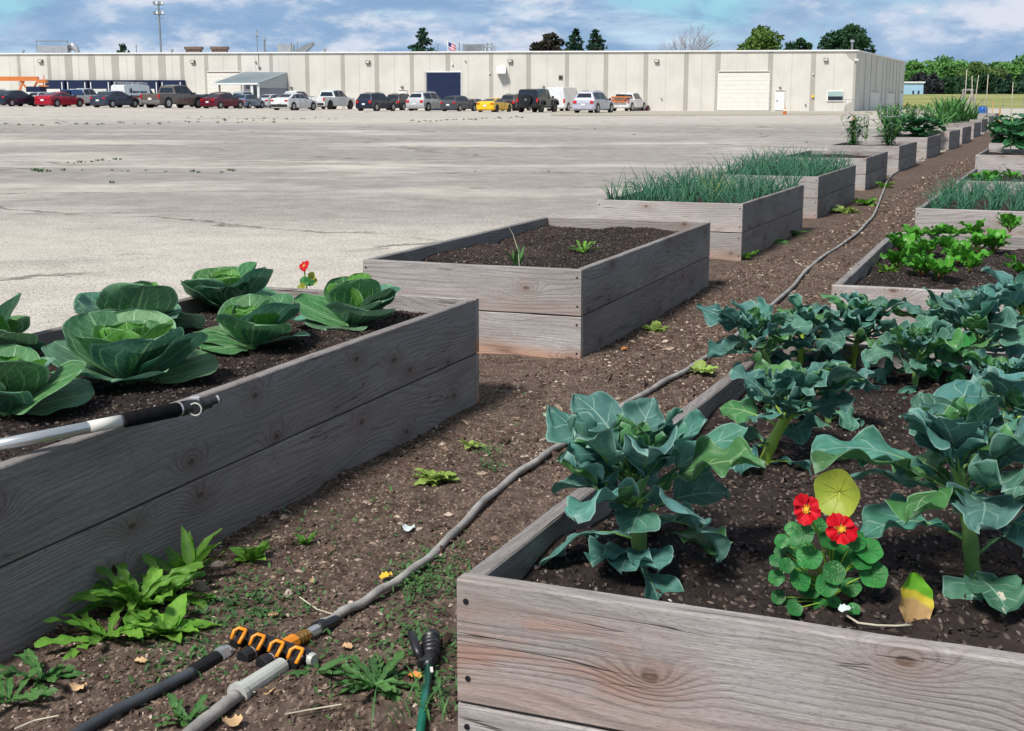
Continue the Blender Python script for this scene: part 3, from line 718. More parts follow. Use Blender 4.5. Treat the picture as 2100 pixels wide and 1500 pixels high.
for k in range(10): 
    disc_leaf(b,(r.uniform(-.03,.04),r.uniform(-.03,.03),r.uniform(.02,.13)),(r.uniform(-.6,.6),-.8,r.uniform(0,.8)),r.uniform(.014,.03),r,mi=k%2)
b.build('foliage',[M['nast_y'],M['nast']],root,smooth=True)
flower(root,(-.002,-.01,.165),(-.3,-.8,.4),.028,3)

def bez(a,b_,c,n=8):
    return [a*(1-t)**2+b_*2*t*(1-t)+c*t*t for t in [i/n for i in range(n+1)]]
def brocf(t):
    if t<.40:
        return .035+(.16*max(0,math.sin((t-.22)/.14*math.pi)) if .22<t<.36 else 0)
    q=(t-.40)/.60
    return max(.02,math.sin(math.pi*min(1,.10+.90*q**.85))**.55)*(1-.20*max(0,math.sin(q*16+1))**3)
def broccoli(base, crown, spread, seed, label, nleaf=16, low=None, seedlings=True, lsc=1., stemr=.012, azbias=None):
    r=random.Random(seed); base=Vector(base); crown=Vector(crown)
    root=empty('broccoli_plant',base); tag(root,label,'broccoli plant','broccoli plants in the nearest right bed')
    c=crown-base; c=c*.84; st=bez(Vector((0,0,-.03)),Vector((c.x*.25,c.y*.35,c.z*.55)),c,9)
    sb=MB(); sb.tube(st,[stemr*(1.15-.40*i/9)*(1+.12*math.sin(i*2.5)) for i in range(10)],9)
    lv=MB(); lg=MB(); nl=int(nleaf*1.5)+6; spread*=.98
    for k in range(nl):
        f=k/(nl-1); lowleaf = k<4
        q=(.22+.1*k) if lowleaf else .55+.45*f
        p=st[min(9,int(q*9))]; az=k*2.39996+seed+r.uniform(-.35,.35)
        if lowleaf: el=r.uniform(.1,.6); s=r.uniform(.75,1.0)*lsc; bd=r.uniform(-2.1,-1.2)
        else: el=.35+.85*f+r.uniform(-.3,.25); s=r.uniform(.62,1.12)*(1-.42*max(0,f-.6)/.4)*lsc; bd=r.uniform(-1.6,-.3)*(1.15-.5*f)
        L=spread*s*1.12; W=min(.066,spread*r.uniform(.27,.38)*s)
        g=r.uniform(.75,1.3); cc=(g*r.uniform(.9,1.25),g,g*r.uniform(.75,1.1),1)
        tgt=lv if (r.random()>.14 or lowleaf) else lg
        pts=leaf(tgt,p,az,el,L,W,brocf,bend=bd,cup=r.uniform(-.3,.6),ruf=r.uniform(.12,.32),fr=r.uniform(2.2,4.2),r=r,nu=28,nv=8,lobes=.13,colr=cc,roll=r.uniform(-.6,.6),sidebend=r.uniform(-.7,.7))
        sb.tube([pp-Vector((0,0,.001)) for pp in pts[:19]],[.0046*(1-.05*i)*(.55+spread*1.8) for i in range(19)],5)
    hb=MB()
    for k in range(8):
        g=r.uniform(.8,1.2)
        leaf(hb,c,k*2.4+seed,r.uniform(.6,1.4),spread*r.uniform(.35,.55)*lsc,spread*.13*lsc,paddle,bend=r.uniform(-.6,.5),cup=.4,ruf=.35,fr=3,r=r,nu=12,nv=5,lobes=.15,colr=(g,g,g,1))
    sb.build('stem',M['stem'] if seed%2 else M['stem_y'],root,smooth=True)
    lv.build('foliage',M['broc'],root,smooth=True)
    if lg.v: lg.build('young_leaves',M['broc_g'],root,smooth=True)
    hb.build('heart_leaves',M['broc_g'],root,smooth=True)
    return root
def up(base_uv, crown_uv, off=0.):
    """soil point and a crown point standing above it at about the same distance"""
    b0=P(*base_uv,SOILZ); return b0, PD(*crown_uv,b0.y+off)
BR=[((1315,1165),(1290,935),.235,11,'broccoli plant nearest the front left corner of its bed',18,1.15),
 ((1562,950),(1665,790),.215,12,'leaning broccoli plant with a bare curved stem, second from the left board',13,1.),
 ((1588,775),(1535,672),.22,13,'broccoli plant leaning over the left board toward the hose',14,1.),
 ((1748,752),(1770,645),.23,14,'broccoli plant against the back board of the bed',15,1.),
 ((2010,775),(2000,660),.24,15,'bushy broccoli plant in the far right part of the bed',16,1.),
 ((2120,735),(2085,610),.24,16,'broccoli plant cut off at the right edge, behind the bushy one',14,1.),
 ((1998,1190),(1950,895),.245,17,'tallest broccoli plant, thick stemmed, right of the red flowers',18,1.2),
 ((2150,1020),(2080,820),.21,18,'broccoli plant cut off by the right edge beside the tallest one',15,1.),
 ((1875,800),(1885,700),.18,21,'low broccoli plant between the back board one and the bushy one',14,1.),
 ((2065,880),(2045,765),.20,22,'broccoli plant just behind the tallest one near the right edge',15,1.),
 ((1700,870),(1690,775),.15,23,'mid sized broccoli plant right of the leaning one',11,1.),
 ((1640,760),(1650,655),.17,24,'broccoli plant in the back left corner of its bed',13,1.),
 ((1930,735),(1925,640),.18,25,'broccoli plant against the back board left of the bushy one',13,1.),
 ((1560,850),(1600,800),.13,19,'small broccoli plant close to the left board below the leaning one',9,1.)]
for bu,cu,sp,s,l,nl,ls in BR:
    b0,c0=up(bu,cu); broccoli(b0,c0,sp,s,l,nl,lsc=ls,stemr=.016 if s in(11,17,12) else .011)
# lobed low leaves lying near soil of front plants
for (u,v,az,L,l,m) in ((1300,1160,-1.9,.15,'loose grey green leaf cluster lying beside the front board','broc'),(1375,1120,-.9,.16,'fallen dark broccoli leaf flat on the soil right of the nearest plant','broc_g'),(1995,1215,-1.5,.16,'drooping broccoli leaf with white torn patches below the tallest plant','torn')):
    if m=='torn': M['torn']=leaf_mat('torn_leaf',(.04,.12,.07),(.06,.17,.10),(.25,.4,.3),None,'lat',6,transl=.15,blot=(.6,.55,.42))
    p=P(u,v,SOILZ+.03); b=MB(); r=random.Random(u)
    for k in range(3 if m=='broc' else 1):
        leaf(b,(0,0,.03),az+(k-1)*.7*(m=='broc'),.25,L*(1 if m!='broc' else .75),L*.36,paddle,bend=-.75,cup=.25,ruf=.2,r=r,nu=16,nv=6,lobes=.12)
    o=b.build('broccoli_leaf',M[m],None,smooth=True,loc=p); tag(o,l,'leaf')
# nasturtium with two red flowers
nb=P(1700,1235,SOILZ)
root=empty('nasturtium',nb); tag(root,'round leaved nasturtium with two red flowers in the nearest right bed','flower plant')
r=random.Random(22); b=MB(); sb=MB()
def rel(u,v,dy=0.): return PD(u,v,nb.y+dy)-nb
NL=[(1600,1130,12),(1612,1160,15),(1640,1120,26),(1680,1080,16),(1660,1145,25),(1725,1143,31),(1640,1190,22),(1663,1205,24),(1695,1200,22),(1745,1205,20),(1790,1178,28),(1782,1130,26),(1592,1185,16),(1596,1225,14),(1620,1235,14),(1630,1250,15),(1660,1240,17),(1685,1245,18),(1705,1260,15),(1710,1235,14),(1750,1250,13),(1603,1110,14),(1625,1085,14),(1650,1095,18),(1700,1110,20),(1755,1110,20),(1765,1150,22),(1590,1150,12),(1640,1160,18),(1710,1175,22)]
for u,v,px in NL:
    c=rel(u,v,r.uniform(-.05,.05)-.02); rad=px/960*1.02
    disc_leaf(b,c,(r.uniform(-.45,.35),-.75,r.uniform(.35,1.0)),rad,r)
    sb.tube(bez(Vector((0,0,0)),Vector((c.x*.3,c.y*.3,c.z*.7)),c,5),.0016,4)
b.build('foliage',M['nast'],root,smooth=True)
c=rel(1722,1010,.02); b=MB(); disc_leaf(b,c,(-.45,-.75,.1),.048,r,n=26,cup=.45); b.build('yellow_leaf',M['nast_y'],root,smooth=True); sb.tube(bez(Vector((0,0,0)),Vector((.0,.0,.1)),c,6),.0018,4)
for i,(u,v) in enumerate(((1655,1045),(1724,1087))):
    c=rel(u,v,-.05); flower(root,c,((-.35,-.85,.3),(.05,-.9,.45))[i],.029+.003*i,5+i); sb.tube(bez(Vector((0,0,0)),Vector((c.x*.2,0,c.z*.7)),c+Vector((0,.02,-.01)),6),.0018,4)
sb.build('stem',M['stem_y'],root,smooth=True)
# withered leaf and its stalk
root2=empty('withered_leaf',P(1877,1285,SOILZ)); tag(root2,'withered leaf half tan and half green standing on the soil by the front board','leaf')
b=MB(); r=random.Random(3); q=root2.location
leaf(b,PD(1877,1286,q.y)-q,math.pi/2+.3,1.25,.105,.040,lambda t: math.sin(min(1,.1+t*.88)*math.pi)**.6,bend=.35,cup=.35,ruf=.1,r=r,nu=12,nv=6)
def two_tone():
    n=N('tan_and_green_leaf'); g=n.coord(); x,y,z=n.sep(g)[:3]; f=n.rmp(n.math('ADD',n.math('MULTIPLY',x,.5),n.math('MULTIPLY_ADD',n.noise(g,30,2),.02,z)),.052,.062)
    f2=n.rmp(n.math('ADD',n.math('MULTIPLY',x,.5),n.math('MULTIPLY_ADD',n.noise(g,30,2),.02,z)),.070,.078)
    return n.fin(n.mix(f2,n.mix(f,n.mix(n.noise(g,60,3),(.42,.25,.10),(.60,.40,.18)),(.62,.50,.05)),(.15,.42,.03)),.6,.3,transl=.2)
b.build('blade',two_tone(),root2,smooth=True)
b=MB(); b.tube([PD(u,v,P(u,v,SOILZ+.01).y)-q for u,v in ((1735,1262),(1760,1278),(1800,1283),(1838,1284),(1870,1282))],.0026,5); b.build('stalk',M['pole'],root2,smooth=True)
# nasturtium foliage under bushy broccoli
root=empty('nasturtium',P(1935,790,SOILZ)); tag(root,'flowerless dark round leaved nasturtium under the bushy broccoli','flower plant'); q=root.location
b=MB(); r=random.Random(9)
for k in range(26): 
    disc_leaf(b,PD(r.uniform(1880,2000),r.uniform(690,785),q.y+r.uniform(-.08,.08))-q,(r.uniform(-.4,.4),-.8,r.uniform(.3,.9)),r.uniform(.022,.038),r)
b.build('foliage',M['nast'],root,smooth=True)
# white/pale scraps handled later

# ------------------------------------------------------------------ beets
def beet_proto(seed):
    r=random.Random(seed); root=empty('beet_plant'); b=MB(); sb=MB()
    for k in range(9):
        az=k*2.4+r.uniform(-.3,.3); g=r.uniform(.8,1.25); L=r.uniform(.20,.30)
        pts=leaf(b,(0,0,.0),az,r.uniform(.75,1.35),L,L*.26,beetf,bend=r.uniform(-1.4,-.5),cup=.25,ruf=.3,fr=3.2,r=r,nu=13,nv=4,colr=(g,g,g,1),roll=r.uniform(-.3,.3))
        sb.tube(pts[:8],[.004,.004,.0036,.0033,.003,.0025,.002,.001],5)
    b.build('leaves',M['beet'],root,smooth=True); sb.build('stalks',M['stem_r'],root,smooth=True); return root
BEET=[(1840,555),(1880,545),(1925,576),(1905,525),(1948,530),(1988,560),(1965,545),(2005,518),(1868,505),(2038,520),(2098,574),(1960,500),(1915,500),(1998,492),(1850,525),(1890,570),(1940,500),(2070,478)]
pr=[beet_proto(50+i) for i in range(4)]
for i,(u,v) in enumerate(BEET):
    o=pr[i] if i<4 else copy_tree(pr[i%4]); o.location=P(u,v,SOILZ); o.rotation_euler.z=i*1.1; s=.62 if v>500 else .60; o.scale=(s,s,s*1.05)
    tag(o,'bright green beet top with reddish stalks in the pale right bed','beet plant','beet tops in the second right bed')
# ------------------------------------------------------------------ onions
def onion_proto(seed,hh,yellow=False):
    r=random.Random(seed); root=empty('onion_plant'); b=MB()
    for k in range(r.randint(10,13)):
        az=r.uniform(0,6.28); el=r.uniform(.95,1.5); L=hh*r.uniform(.65,1.1); p=Vector((r.uniform(-.03,.03),r.uniform(-.03,.03),-.01)); pts=[]
        bd=-r.uniform(.0,1.1) if r.random()<.75 else -1.9
        for i in range(8):
            t=i/7; pts.append(p.copy()); e=el+bd*t*t; p=p+Vector((math.cos(e)*math.cos(az),math.cos(e)*math.sin(az),math.sin(e)))*L/7
        b.tube(pts,[.0042,.0048,.0046,.0042,.0036,.0028,.0018,.0006],4,cap=False)
    b.build('blades',M['onion_y' if yellow else 'onion'],root,smooth=True); return root
OP=[onion_proto(70+i,.36) for i in range(5)]; OY=onion_proto(80,.36,True); OD=[onion_proto(90+i,.33) for i in range(3)]
used=set()
def place_onion(proto,x,y,yaw,lx,ly,lb,sc_,rzv,gr):
    o=proto if proto.name not in used else copy_tree(proto); used.add(proto.name)
    c,s=math.cos(yaw),math.sin(yaw); o.location=(x+lx*c-ly*s,y+lx*s+ly*c,SOILZ); o.rotation_euler.z=rzv; o.scale=(sc_,)*3; tag(o,lb,'onion plant',gr)
r=random.Random(5)
for (x,y,yaw,L,W,sd,lb,gr,nx,ny,prs,sc_) in ((2.053,12.073,R(-22.29),2.99,1.365,-1,'green onion clump in the nearer left onion bed','onions in the nearer left onion bed',6,13,OP,.98),
    (3.686,16.377,R(-22.08),3.13,1.33,-1,'green onion clump in the farther left onion bed','onions in the farther left onion bed',6,12,OP,1.08),
    (RB[0].x,RB[0].y,R(-22.3),3.0,1.6,1,'dark onion clump in the right row bed','onions in the right row bed',7,12,OD,.88)):
    for j in range(ny):
        for i in range(nx):
            lx=sd*(.13+(W-.26)*i/(nx-1))+r.uniform(-.04,.04); ly=.14+(L-.3)*j/(ny-1)+r.uniform(-.04,.04)
            yel = prs is OP and y<13 and 3<=j<=7 and i in (1,2) and r.random()<.28
            place_onion(OY if yel else r.choice(prs),x,y,yaw,lx,ly,'yellowing onion clump among the nearer left onions' if yel else lb,sc_*r.uniform(.8,1.15),r.uniform(0,6),gr)
# ------------------------------------------------------------------ weeds
def rosette(name,loc,n,L,outf,mat,label,cat,seed,el=(.15,.7),bend=-.7,W=.2,ruf=.12,group=None):
    r=random.Random(seed); b=MB(); n=int(n*1.5)
    for k in range(n):
        g=r.uniform(.75,1.3); s=r.uniform(.6,1.1)
        leaf(b,(r.uniform(-.015,.015),r.uniform(-.015,.015),.0),k*2.4+r.uniform(-.4,.4),r.uniform(*el),L*s,L*W*s,outf,bend=bend*r.uniform(.5,1.3),cup=.25,ruf=ruf,r=r,nu=18 if outf is dand else 10,nv=3,colr=(g,g,g*.9,1),roll=r.uniform(-.4,.4),sidebend=r.uniform(-.4,.4))
    o=b.build(name,M[mat],None,smooth=True,loc=loc); tag(o,label,cat,group); return o
def G(u,v):
    p=P(u,v,.024); return p
WD='dandelion'
for a in ((WD,(285,1255),26,.20,dand,'weed','bushiest dandelion clump at the foot of the cabbage bed',101,(.3,1.1),-.9,.20),
 (WD,(215,1310),12,.17,dand,'weed','dandelion rosette spreading toward the near corner of the cabbage bed',102,(.1,.6),-.5,.20),
 (WD,(345,1300),12,.13,lance,'weed','broad leaved weed in front of the dandelion clump',103,(.1,.7),-.5,.26),
 (WD,(345,1225),14,.15,dand,'weed','dandelion rosette right of the bushiest clump',1031,(.1,.8),-.7,.22),
 ('plantain',(385,1190),11,.17,lance,'weed','upright strap leaved plantain against the cabbage bed',104,(.6,1.35),-.6,.13),
 ('plantain',(515,1150),14,.085,lance,'weed','small lettuce like weed tuft near the cabbage bed board',105,(.3,1.1),-.7,.22),
 (WD,(80,1400),9,.13,dand,'weed_d','lone dandelion at the lower left corner',106,(.2,.9),-.6,.22),
 (WD,(15,1440),7,.12,dand,'weed_d','dandelion cut off at the left edge near the bottom',107,(.2,.7),-.6,.22),
 (WD,(765,1405),22,.12,dand,'weed_d','flat sprawling weed between the hose splitter and the green wand',108,(.02,.5),-.4,.22),
 (WD,(375,1480),10,.09,dand,'weed_d','weed tuft between the two hoses at the bottom edge',109,(.2,.8),-.6,.25),
 ('plantain',(650,1385),6,.12,lance,'weed_d','narrow leaved sprig beside the hose splitter',110,(.1,.6),-.4,.12),
 ('wilted_lettuce',(895,985),16,.095,lance,'pale','wilted lime green leaves in the middle of the path',111,(.0,.7),-.5,.30),
 ('plantain',(625,1118),7,.055,lance,'weed','tiny weed sprig beside the cabbage bed board in the chips',112,(.3,1.1),-.5,.25),
 ('plantain',(965,915),7,.06,lance,'pale','small pale leaf scrap cluster beyond the wilted lettuce',113,(.1,.6),-.4,.3),
 ('plantain',(1345,678),8,.12,lance,'pale','pale leaf tuft at the foot of the bare soil bed',114,(.1,.7),-.4,.28),
 ('plantain',(1440,765),6,.10,lance,'pale','pale round leaf beside the hose behind the broccoli',115,(.1,.6),-.4,.4),
 ('plantain',(1530,530),9,.16,lance,'weed','green weed at the corner of the nearer onion bed',116,(.2,1.),-.6,.2),
 ('plantain',(1585,500),14,.2,lance,'weed_d','wilted weeds lying along the nearer onion bed',117,(.05,.5),-.5,.2),
 ('plantain',(1620,482),12,.2,lance,'weed_d','dark weed tuft at the far end of the nearer onion bed',118,(.05,.6),-.5,.2),
 ('plantain',(1728,435),16,.24,lance,'pale','larger yellowish weed heap beside the farther onion bed',119,(.05,.6),-.4,.25),
 ('plantain',(1775,420),14,.22,lance,'weed','yellow green weeds between the farther onion bed and the hose',120,(.05,.8),-.4,.25),
 ('plantain',(1815,385),10,.2,lance,'weed','small weed by the corner of the bare mounded bed',121,(.05,.8),-.4,.25),
 ('sprout',(1195,520),10,.12,dand,'weed','fine carrot like sprout at the right of the bare soil bed',122,(.2,1.2),-.5,.2),
 ('dry_sprig',(1062,548),5,.16,lance,'weed_d','thin tall sprig with a dry stalk in the bare soil bed',123,(.9,1.45),-.3,.1),
 ('sprout',(1820,560),9,.10,lance,'weed','low green sprout at the left corner of the beet bed',124,(.2,1.),-.5,.2)):
    loc=P(*a[1],SOILZ) if a[1] in ((1195,520),(1062,548),(1820,560)) else G(*a[1])
    rosette(a[0],loc,a[2],a[3],a[4],a[5],a[6],'weed',a[7],a[8],a[9],a[10])
b=MB(); b.tube([(0,0,-.02),(-.01,0,.10),(-.04,0,.20),(-.075,0,.26)],[.003,.003,.002,.001],5); o=b.build('dry_stalk',M['pole'],None,loc=P(1066,550,SOILZ)); tag(o,'bare dry stalk standing in the soil of the bare bed','stalk')
# dandelion leaves round broccoli bed: chickweed mats (uncountable)
def mat_cover():
    b=MB(); r=random.Random(33)
    spots=[((480,1240),.16,260),((900,1175),.16,330),((860,1200),.10,160),((840,1300),.10,130),((890,1330),.10,120),((1000,930),.08,60),((560,1250),.14,150),((420,1340),.10,70),((900,1420),.08,120),((700,1370),.15,120),((470,1290),.2,160),((330,1360),.12,80),((1000,960),.06,50),((700,1080),.3,90),((1000,860),.4,60)]
    for (u,v),rad,n in spots:
        c=G(u,v)
        for _ in range(n):
            q=Vector((r.gauss(0,rad*.5),r.gauss(0,rad*.9),r.uniform(0,.012))); g=r.uniform(.6,1.2)
            leaf(b,c+q,r.uniform(0,6.3),r.uniform(-.1,.9),r.uniform(.014,.03),r.uniform(.003,.007),lance,bend=-.3,cup=.1,r=r,nu=3,nv=1,colr=(g,g,g,1))
    o=b.build('chickweed',M['weed_d'],None); tag(o,'low creeping chickweed spread over the chips','ground cover',kind='stuff')
mat_cover()
# thin grass blades at front right next to bed and green wand
b=MB(); r=random.Random(41)
for k in range(26):
    c=G(r.choice([835,905,915,920]),r.uniform(1420,1500))-G(880,1460)+Vector((r.gauss(0,.04),0,0)); az=r.uniform(0,6.3)
    leaf(b,c,az,r.uniform(.6,1.3),r.uniform(.05,.14),.003,lance,bend=-.8,cup=.1,r=r,nu=6,nv=1)
o=b.build('grass_tuft',M['weed_d'],None,loc=G(880,1460)); tag(o,'thin grass blades beside the green wand at the bottom edge','grass',kind='stuff')
# lot weeds: two protos copied
def lotweed(seed,s):
    r=random.Random(seed); b=MB()
    for k in range(16):
        leaf(b,(r.uniform(-.5,.5)*s,r.uniform(-.1,.1)*s,0),r.uniform(0,6.3),r.uniform(.3,1.3),r.uniform(.5,1.)*s,.13*s,lance,bend=-.7,cup=.2,r=r,nu=4,nv=1)
    return b
lw=[lotweed(i,.13).build('lot_weed',M['weed_d'],None,smooth=True) for i in range(3)]
k=0
def lwp(u,v,s=1.):
    global k
    o=lw[k] if k<3 else lw[k%3].copy()
    if k>=3: col.objects.link(o)
    o.location=PG(u,v); o.rotation_euler.z=rnd.uniform(-.5,.5); o.scale=(s,s,s*.8); k+=1
    tag(o,'small weed growing in a crack of the parking lot','weed','weeds in the cracks of the lot')
for u,s in ((70,2.2),(85,2.8),(100,2.),(130,1.6),(170,1.),(230,1.2),(262,.9),(300,1.),(340,1.1),(395,1.6),(408,1.4),(455,1.3),(470,1.5),(480,1.7),(250,.7),(1125,.8),(975,.8)): lwp(u,352+rnd.uniform(-2,3),s*.42)
for q in range(26): lwp(20+q*22+rnd.uniform(-9,9),257-.03*q*10+rnd.uniform(-3,3),rnd.uniform(.7,1.6))
for q in range(22): lwp(390+q*14+rnd.uniform(-6,6),243+rnd.uniform(-3,3),rnd.uniform(.6,1.3))
for q in range(26): lwp(850+q*9+rnd.uniform(-5,5),250-q*.35+rnd.uniform(-1.5,1.5),rnd.uniform(.7,1.5))
for q in range(10): lwp(140+q*12,336-q*.8+rnd.uniform(-1.5,1.5),rnd.uniform(.3,.8))
lwp(230,376,.8)
for u,v in ((1300,277),(1655,293),(1560,275),(1220,265)): lwp(u,v,.6)
# ------------------------------------------------------------------ debris on the path
def scrap(name,u,v,L,W,mat,label,seed,z=.03):
    b=MB(); r=random.Random(seed); leaf(b,(0,0,0),r.uniform(0,6),.15,L,W,lambda t: math.sin(min(1,.12+t*.8)*math.pi)**.6,bend=-.3,cup=.4,ruf=.2,r=r,nu=7,nv=4)
    o=b.build(name,mat,None,smooth=True,loc=P(u,v,z)); tag(o,label,name.replace('_',' ')); return o
M['tan']=plain('dry_leaf',(.50,.33,.18),.7,.2,0,.3,20); M['org']=plain('orange_leaf',(.62,.24,.05),.6,.3,0,.3,20); M['yl']=plain('yellow_leaf_scrap',(.75,.48,.05),.6,.3,0,.2,20); M['wh']=plain('white_scrap',(.6,.68,.68),.5,.3); M['lg']=plain('light_green_scrap',(.38,.50,.30),.6,.3)
for a in (('fallen_leaf',782,1187,.045,.018,'yl','bright yellow fallen leaf on chickweed near the hose',1),('fallen_leaf',836,1385,.04,.016,'org','small orange leaf left of the green wand',2),('paper_scrap',835,1090,.05,.022,'wh','white paper scrap on the chips in the middle of the path',3),
 ('fallen_leaf',1120,855,.05,.02,'lg','pale green leaf scrap near the far end of the cabbage bed',4),('dry_leaf',1290,716,.07,.03,'org','rust coloured leaf lying near the bare bed corner',5),('dry_leaf',165,1405,.05,.03,'tan','tan dry leaf at lower left by the dandelion',6),
 ('dry_leaf',480,1490,.055,.035,'tan','tan dry leaf between the hoses at the bottom edge',7),('dry_leaf',545,1425,.05,.02,'tan','curled tan leaf right of the pale hose sleeve',8),('dry_leaf',330,1280,.03,.013,'org','small orange dead leaf inside the dandelion clump',9),
 ('dry_leaf',570,1262,.035,.018,'tan','tan leaf behind the hose splitter',10),('dry_leaf',720,1330,.04,.022,'tan','pale bark piece between the brass fitting and the green wand',11),('dry_leaf',300,1360,.05,.02,'tan','long tan bark strip beside the dandelion clump',12),('dry_leaf',640,1195,.04,.014,'tan','light bark sliver above the hose splitter',13),
 ('pebble_scrap',1725,1255,.03,.014,'wh','white speck of scrap beside the nasturtium',14)):
    scrap(a[0],a[1],a[2],a[3]*(.72 if a[0]=='dry_leaf' else 1),a[4]*(.72 if a[0]=='dry_leaf' else 1),M[a[5]],a[6],a[7],z=.03 if a[7]<14 else SOILZ+.02)
for i,(pts,l) in enumerate(((((615,1225),(650,1250),(690,1262),(718,1255)),'curved pale straw lying behind the brass fitting'),(((585,1465),(640,1455),(700,1445)),'straight pale straw right of the gray hose'),(((30,1495),(70,1478),(120,1468)),'dry twig at the lower left corner'))):
    b=MB(); b.tube([P(u,v,.035) for u,v in pts],.0022,4); o=b.build('straw',M['pole'],None); tag(o,l,'straw')

# ------------------------------------------------------------------ hoses
def smoothpts(pts,n=10):
    out=[]
    for i in range(len(pts)-1):
        p0=pts[max(i-1,0)];p1=pts[i];p2=pts[i+1];p3=pts[min(i+2,len(pts)-1)]
        for k in range(n):
            t=k/n; out.append(.5*((2*p1)+(p2-p0)*t+(2*p0-5*p1+4*p2-p3)*t*t+(3*p1-p0-3*p2+p3)*t**3))
    out.append(pts[-1]); return out
hz=[(655,1290),(685,1272),(740,1242),(800,1205),(862,1163),(925,1105),(985,1040),(1045,988),(1105,945),(1160,910),(1230,868),(1300,822),(1370,782),(1430,748),(1500,700),(1565,645),(1625,590),(1660,550),(1700,520),(1745,490),(1775,462),(1793,440),(1803,415),(1812,392),(1820,372),(1832,358),(1850,347),(1880,332),(1905,318),(1930,306)]
hp=smoothpts([P(u,v,.03) for u,v in hz],6)
for i,p in enumerate(hp): p.z=.038+.004*math.sin(i*.9)+ (gz(p.x,p.y))
b=MB(); b.tube(hp,[.0135+.0008*math.sin(i*1.7) for i in range(len(hp))],10)
tag(b.build('garden_hose',M['hose'],None,smooth=True),'long grey garden hose running down the path to the splitter','hose')
def pth(l,z): return [P(u,v,z+.012) for u,v in l]
hd=empty('garden_hose',P(300,1430,.03)); tag(hd,'dark slate hose with ribbed collar leading to the lower left','hose'); o0=hd.location.copy()
pts=smoothpts([p-o0 for p in pth([(395,1378),(330,1412),(250,1452),(190,1485),(120,1530)],.03)],6)
b=MB(); b.tube(pts,.0145,10); b.build('tube',M['hose_d'],hd,smooth=True)
A0=P(395,1378,.034)-o0; A1=P(447,1348,.036)-o0; b=MB()
for i in range(14):
    t=i/14; c=A0.lerp(A1,t); d=(A1-A0).normalized(); b.tube([c,c+d*.0035],.0185,12); b.tube([c+d*.0035,c+d*.006],.0155,12)
b.build('ribbed_collar',M['black'],hd); b=MB(); d=(A1-A0).normalized(); b.tube([A1,A1+d*.028],.022,6); b.tube([A1+d*.028,A1+d*.04],.0185,12); b.build('coupling',M['steel'],hd)
hg=empty('garden_hose',P(450,1460,.03)); tag(hg,'light grey hose with thick pale plastic sleeve at the splitter','hose'); o0=hg.location.copy()
pts=smoothpts([p-o0 for p in pth([(485,1428),(440,1462),(405,1490),(360,1530)],.03)],6)
b=MB(); b.tube(pts,.0165,10); b.build('tube',M['hose'],hg,smooth=True)
A0=P(488,1425,.036)-o0; A1=P(578,1366,.040)-o0; d=(A1-A0); b=MB()
b.tube([A0-d*.02,A0+d*.06,A0+d*.07,A1],[.030,.030,.0255,.022],16); b.build('sleeve',M['grey_pl'],hg,smooth=False)
# splitter
sp=empty('hose_splitter',P(560,1345,.03)); tag(sp,'black four way hose splitter with orange levers lying on the chips','hose splitter'); o0=sp.location.copy()
E0=P(492,1302,.048)-o0; E1=P(638,1352,.048)-o0; ax=(E1-E0); al=ax.length; ax.normalize()
b=MB(); b.tube([E0,E0+ax*al*.05,E0+ax*al*.95,E1],[.016,.023,.023,.018],14)
fw=(P(480,1400,.03)-P(560,1345,.03)); fw.z=0; fw.normalize(); fw=(fw-ax*fw.dot(ax)*.55).normalized()
ports=[E0+ax*al*(.10+.265*i) for i in range(4)]
for i,p in enumerate(ports):
    b.tube([p,p+fw*.05-Vector((0,0,.006))],[.0175,.0165],12)
b.build('manifold',M['black'],sp,smooth=False)
for i,p in enumerate(ports):
    b=MB(); q=p+fw*.028+Vector((0,0,.014)); s_=ax*.019
    b.tube([q-s_-Vector((0,0,.010))+fw*.012,q-s_+Vector((0,0,.009)),q-s_*.7+Vector((0,0,.013))-fw*.014,q+s_*.7+Vector((0,0,.013))-fw*.014,q+s_+Vector((0,0,.009)),q+s_-Vector((0,0,.010))+fw*.022],.0050,8)
    b.build('lever',M['orange'],sp,smooth=True)
    if i in (1,2):
        b=MB(); c=p+fw*.052-Vector((0,0,.007)); b.tube([c,c+fw*.008],.0175,14); b.build('collar_ring',M['steel'],sp)
        b=MB(); b.tube([c+fw*.008,c+fw*.036],.0205,12); b.tube([c+fw*.036,c+fw*.038],[.0205,.015],12); b.build('end_cap',M['black'],sp)
for t in (.24,.76):
    b=MB(); c=E0+ax*al*t; b.tube([c-ax*.002,c+ax*.002],.0225,14); b.build('clamp_band',M['steel'],sp)
b=MB(); b.tube([E1,E1+ax*.012],[.018,.014],14); b.build('end_plug',M['grey_pl'],sp)
# lettering on the manifold (the photograph's own mark, too small to read there)
b=MB()
for i in range(7):
    c=E0+ax*al*(.36+.045*i)+Vector((0,0,.0202))-fw*.004; b.box((c.x,c.y,c.z),(.0042,.0055-.001*(i%2),.0010),math.atan2(ax.y,ax.x)+.15*(i%3-1))
b.build('lettering',M['white_p'],sp)
inl=P(600,1318,.045)-o0; tgt=P(660,1288,.034)-o0; dd=(tgt-inl)
b=MB(); b.tube([inl-dd*.25,inl+dd*.03],[.020,.022],10); b.build('inlet_ring',M['orange'],sp)
b=MB(); 
for i in range(4): b.tube([inl+dd*(.03+.12*i),inl+dd*(.12+.12*i)],[.0195,.0175],10)
b.build('brass_fitting',M['brass'],sp)
b=MB(); b.tube([inl+dd*.52,inl+dd*.82],[.016,.018],8); c=inl+dd*.75; b.box((c.x,c.y,c.z-.005),(.03,.008,.03),.7); b.build('clamp',M['steel'],sp)
b=MB(); b.tube([inl+dd*.82,inl+dd*1.05,inl+dd*1.1,inl+dd*1.5],[.024,.024,.019,.0175],12); b.build('hose_tail',M['black'],sp)
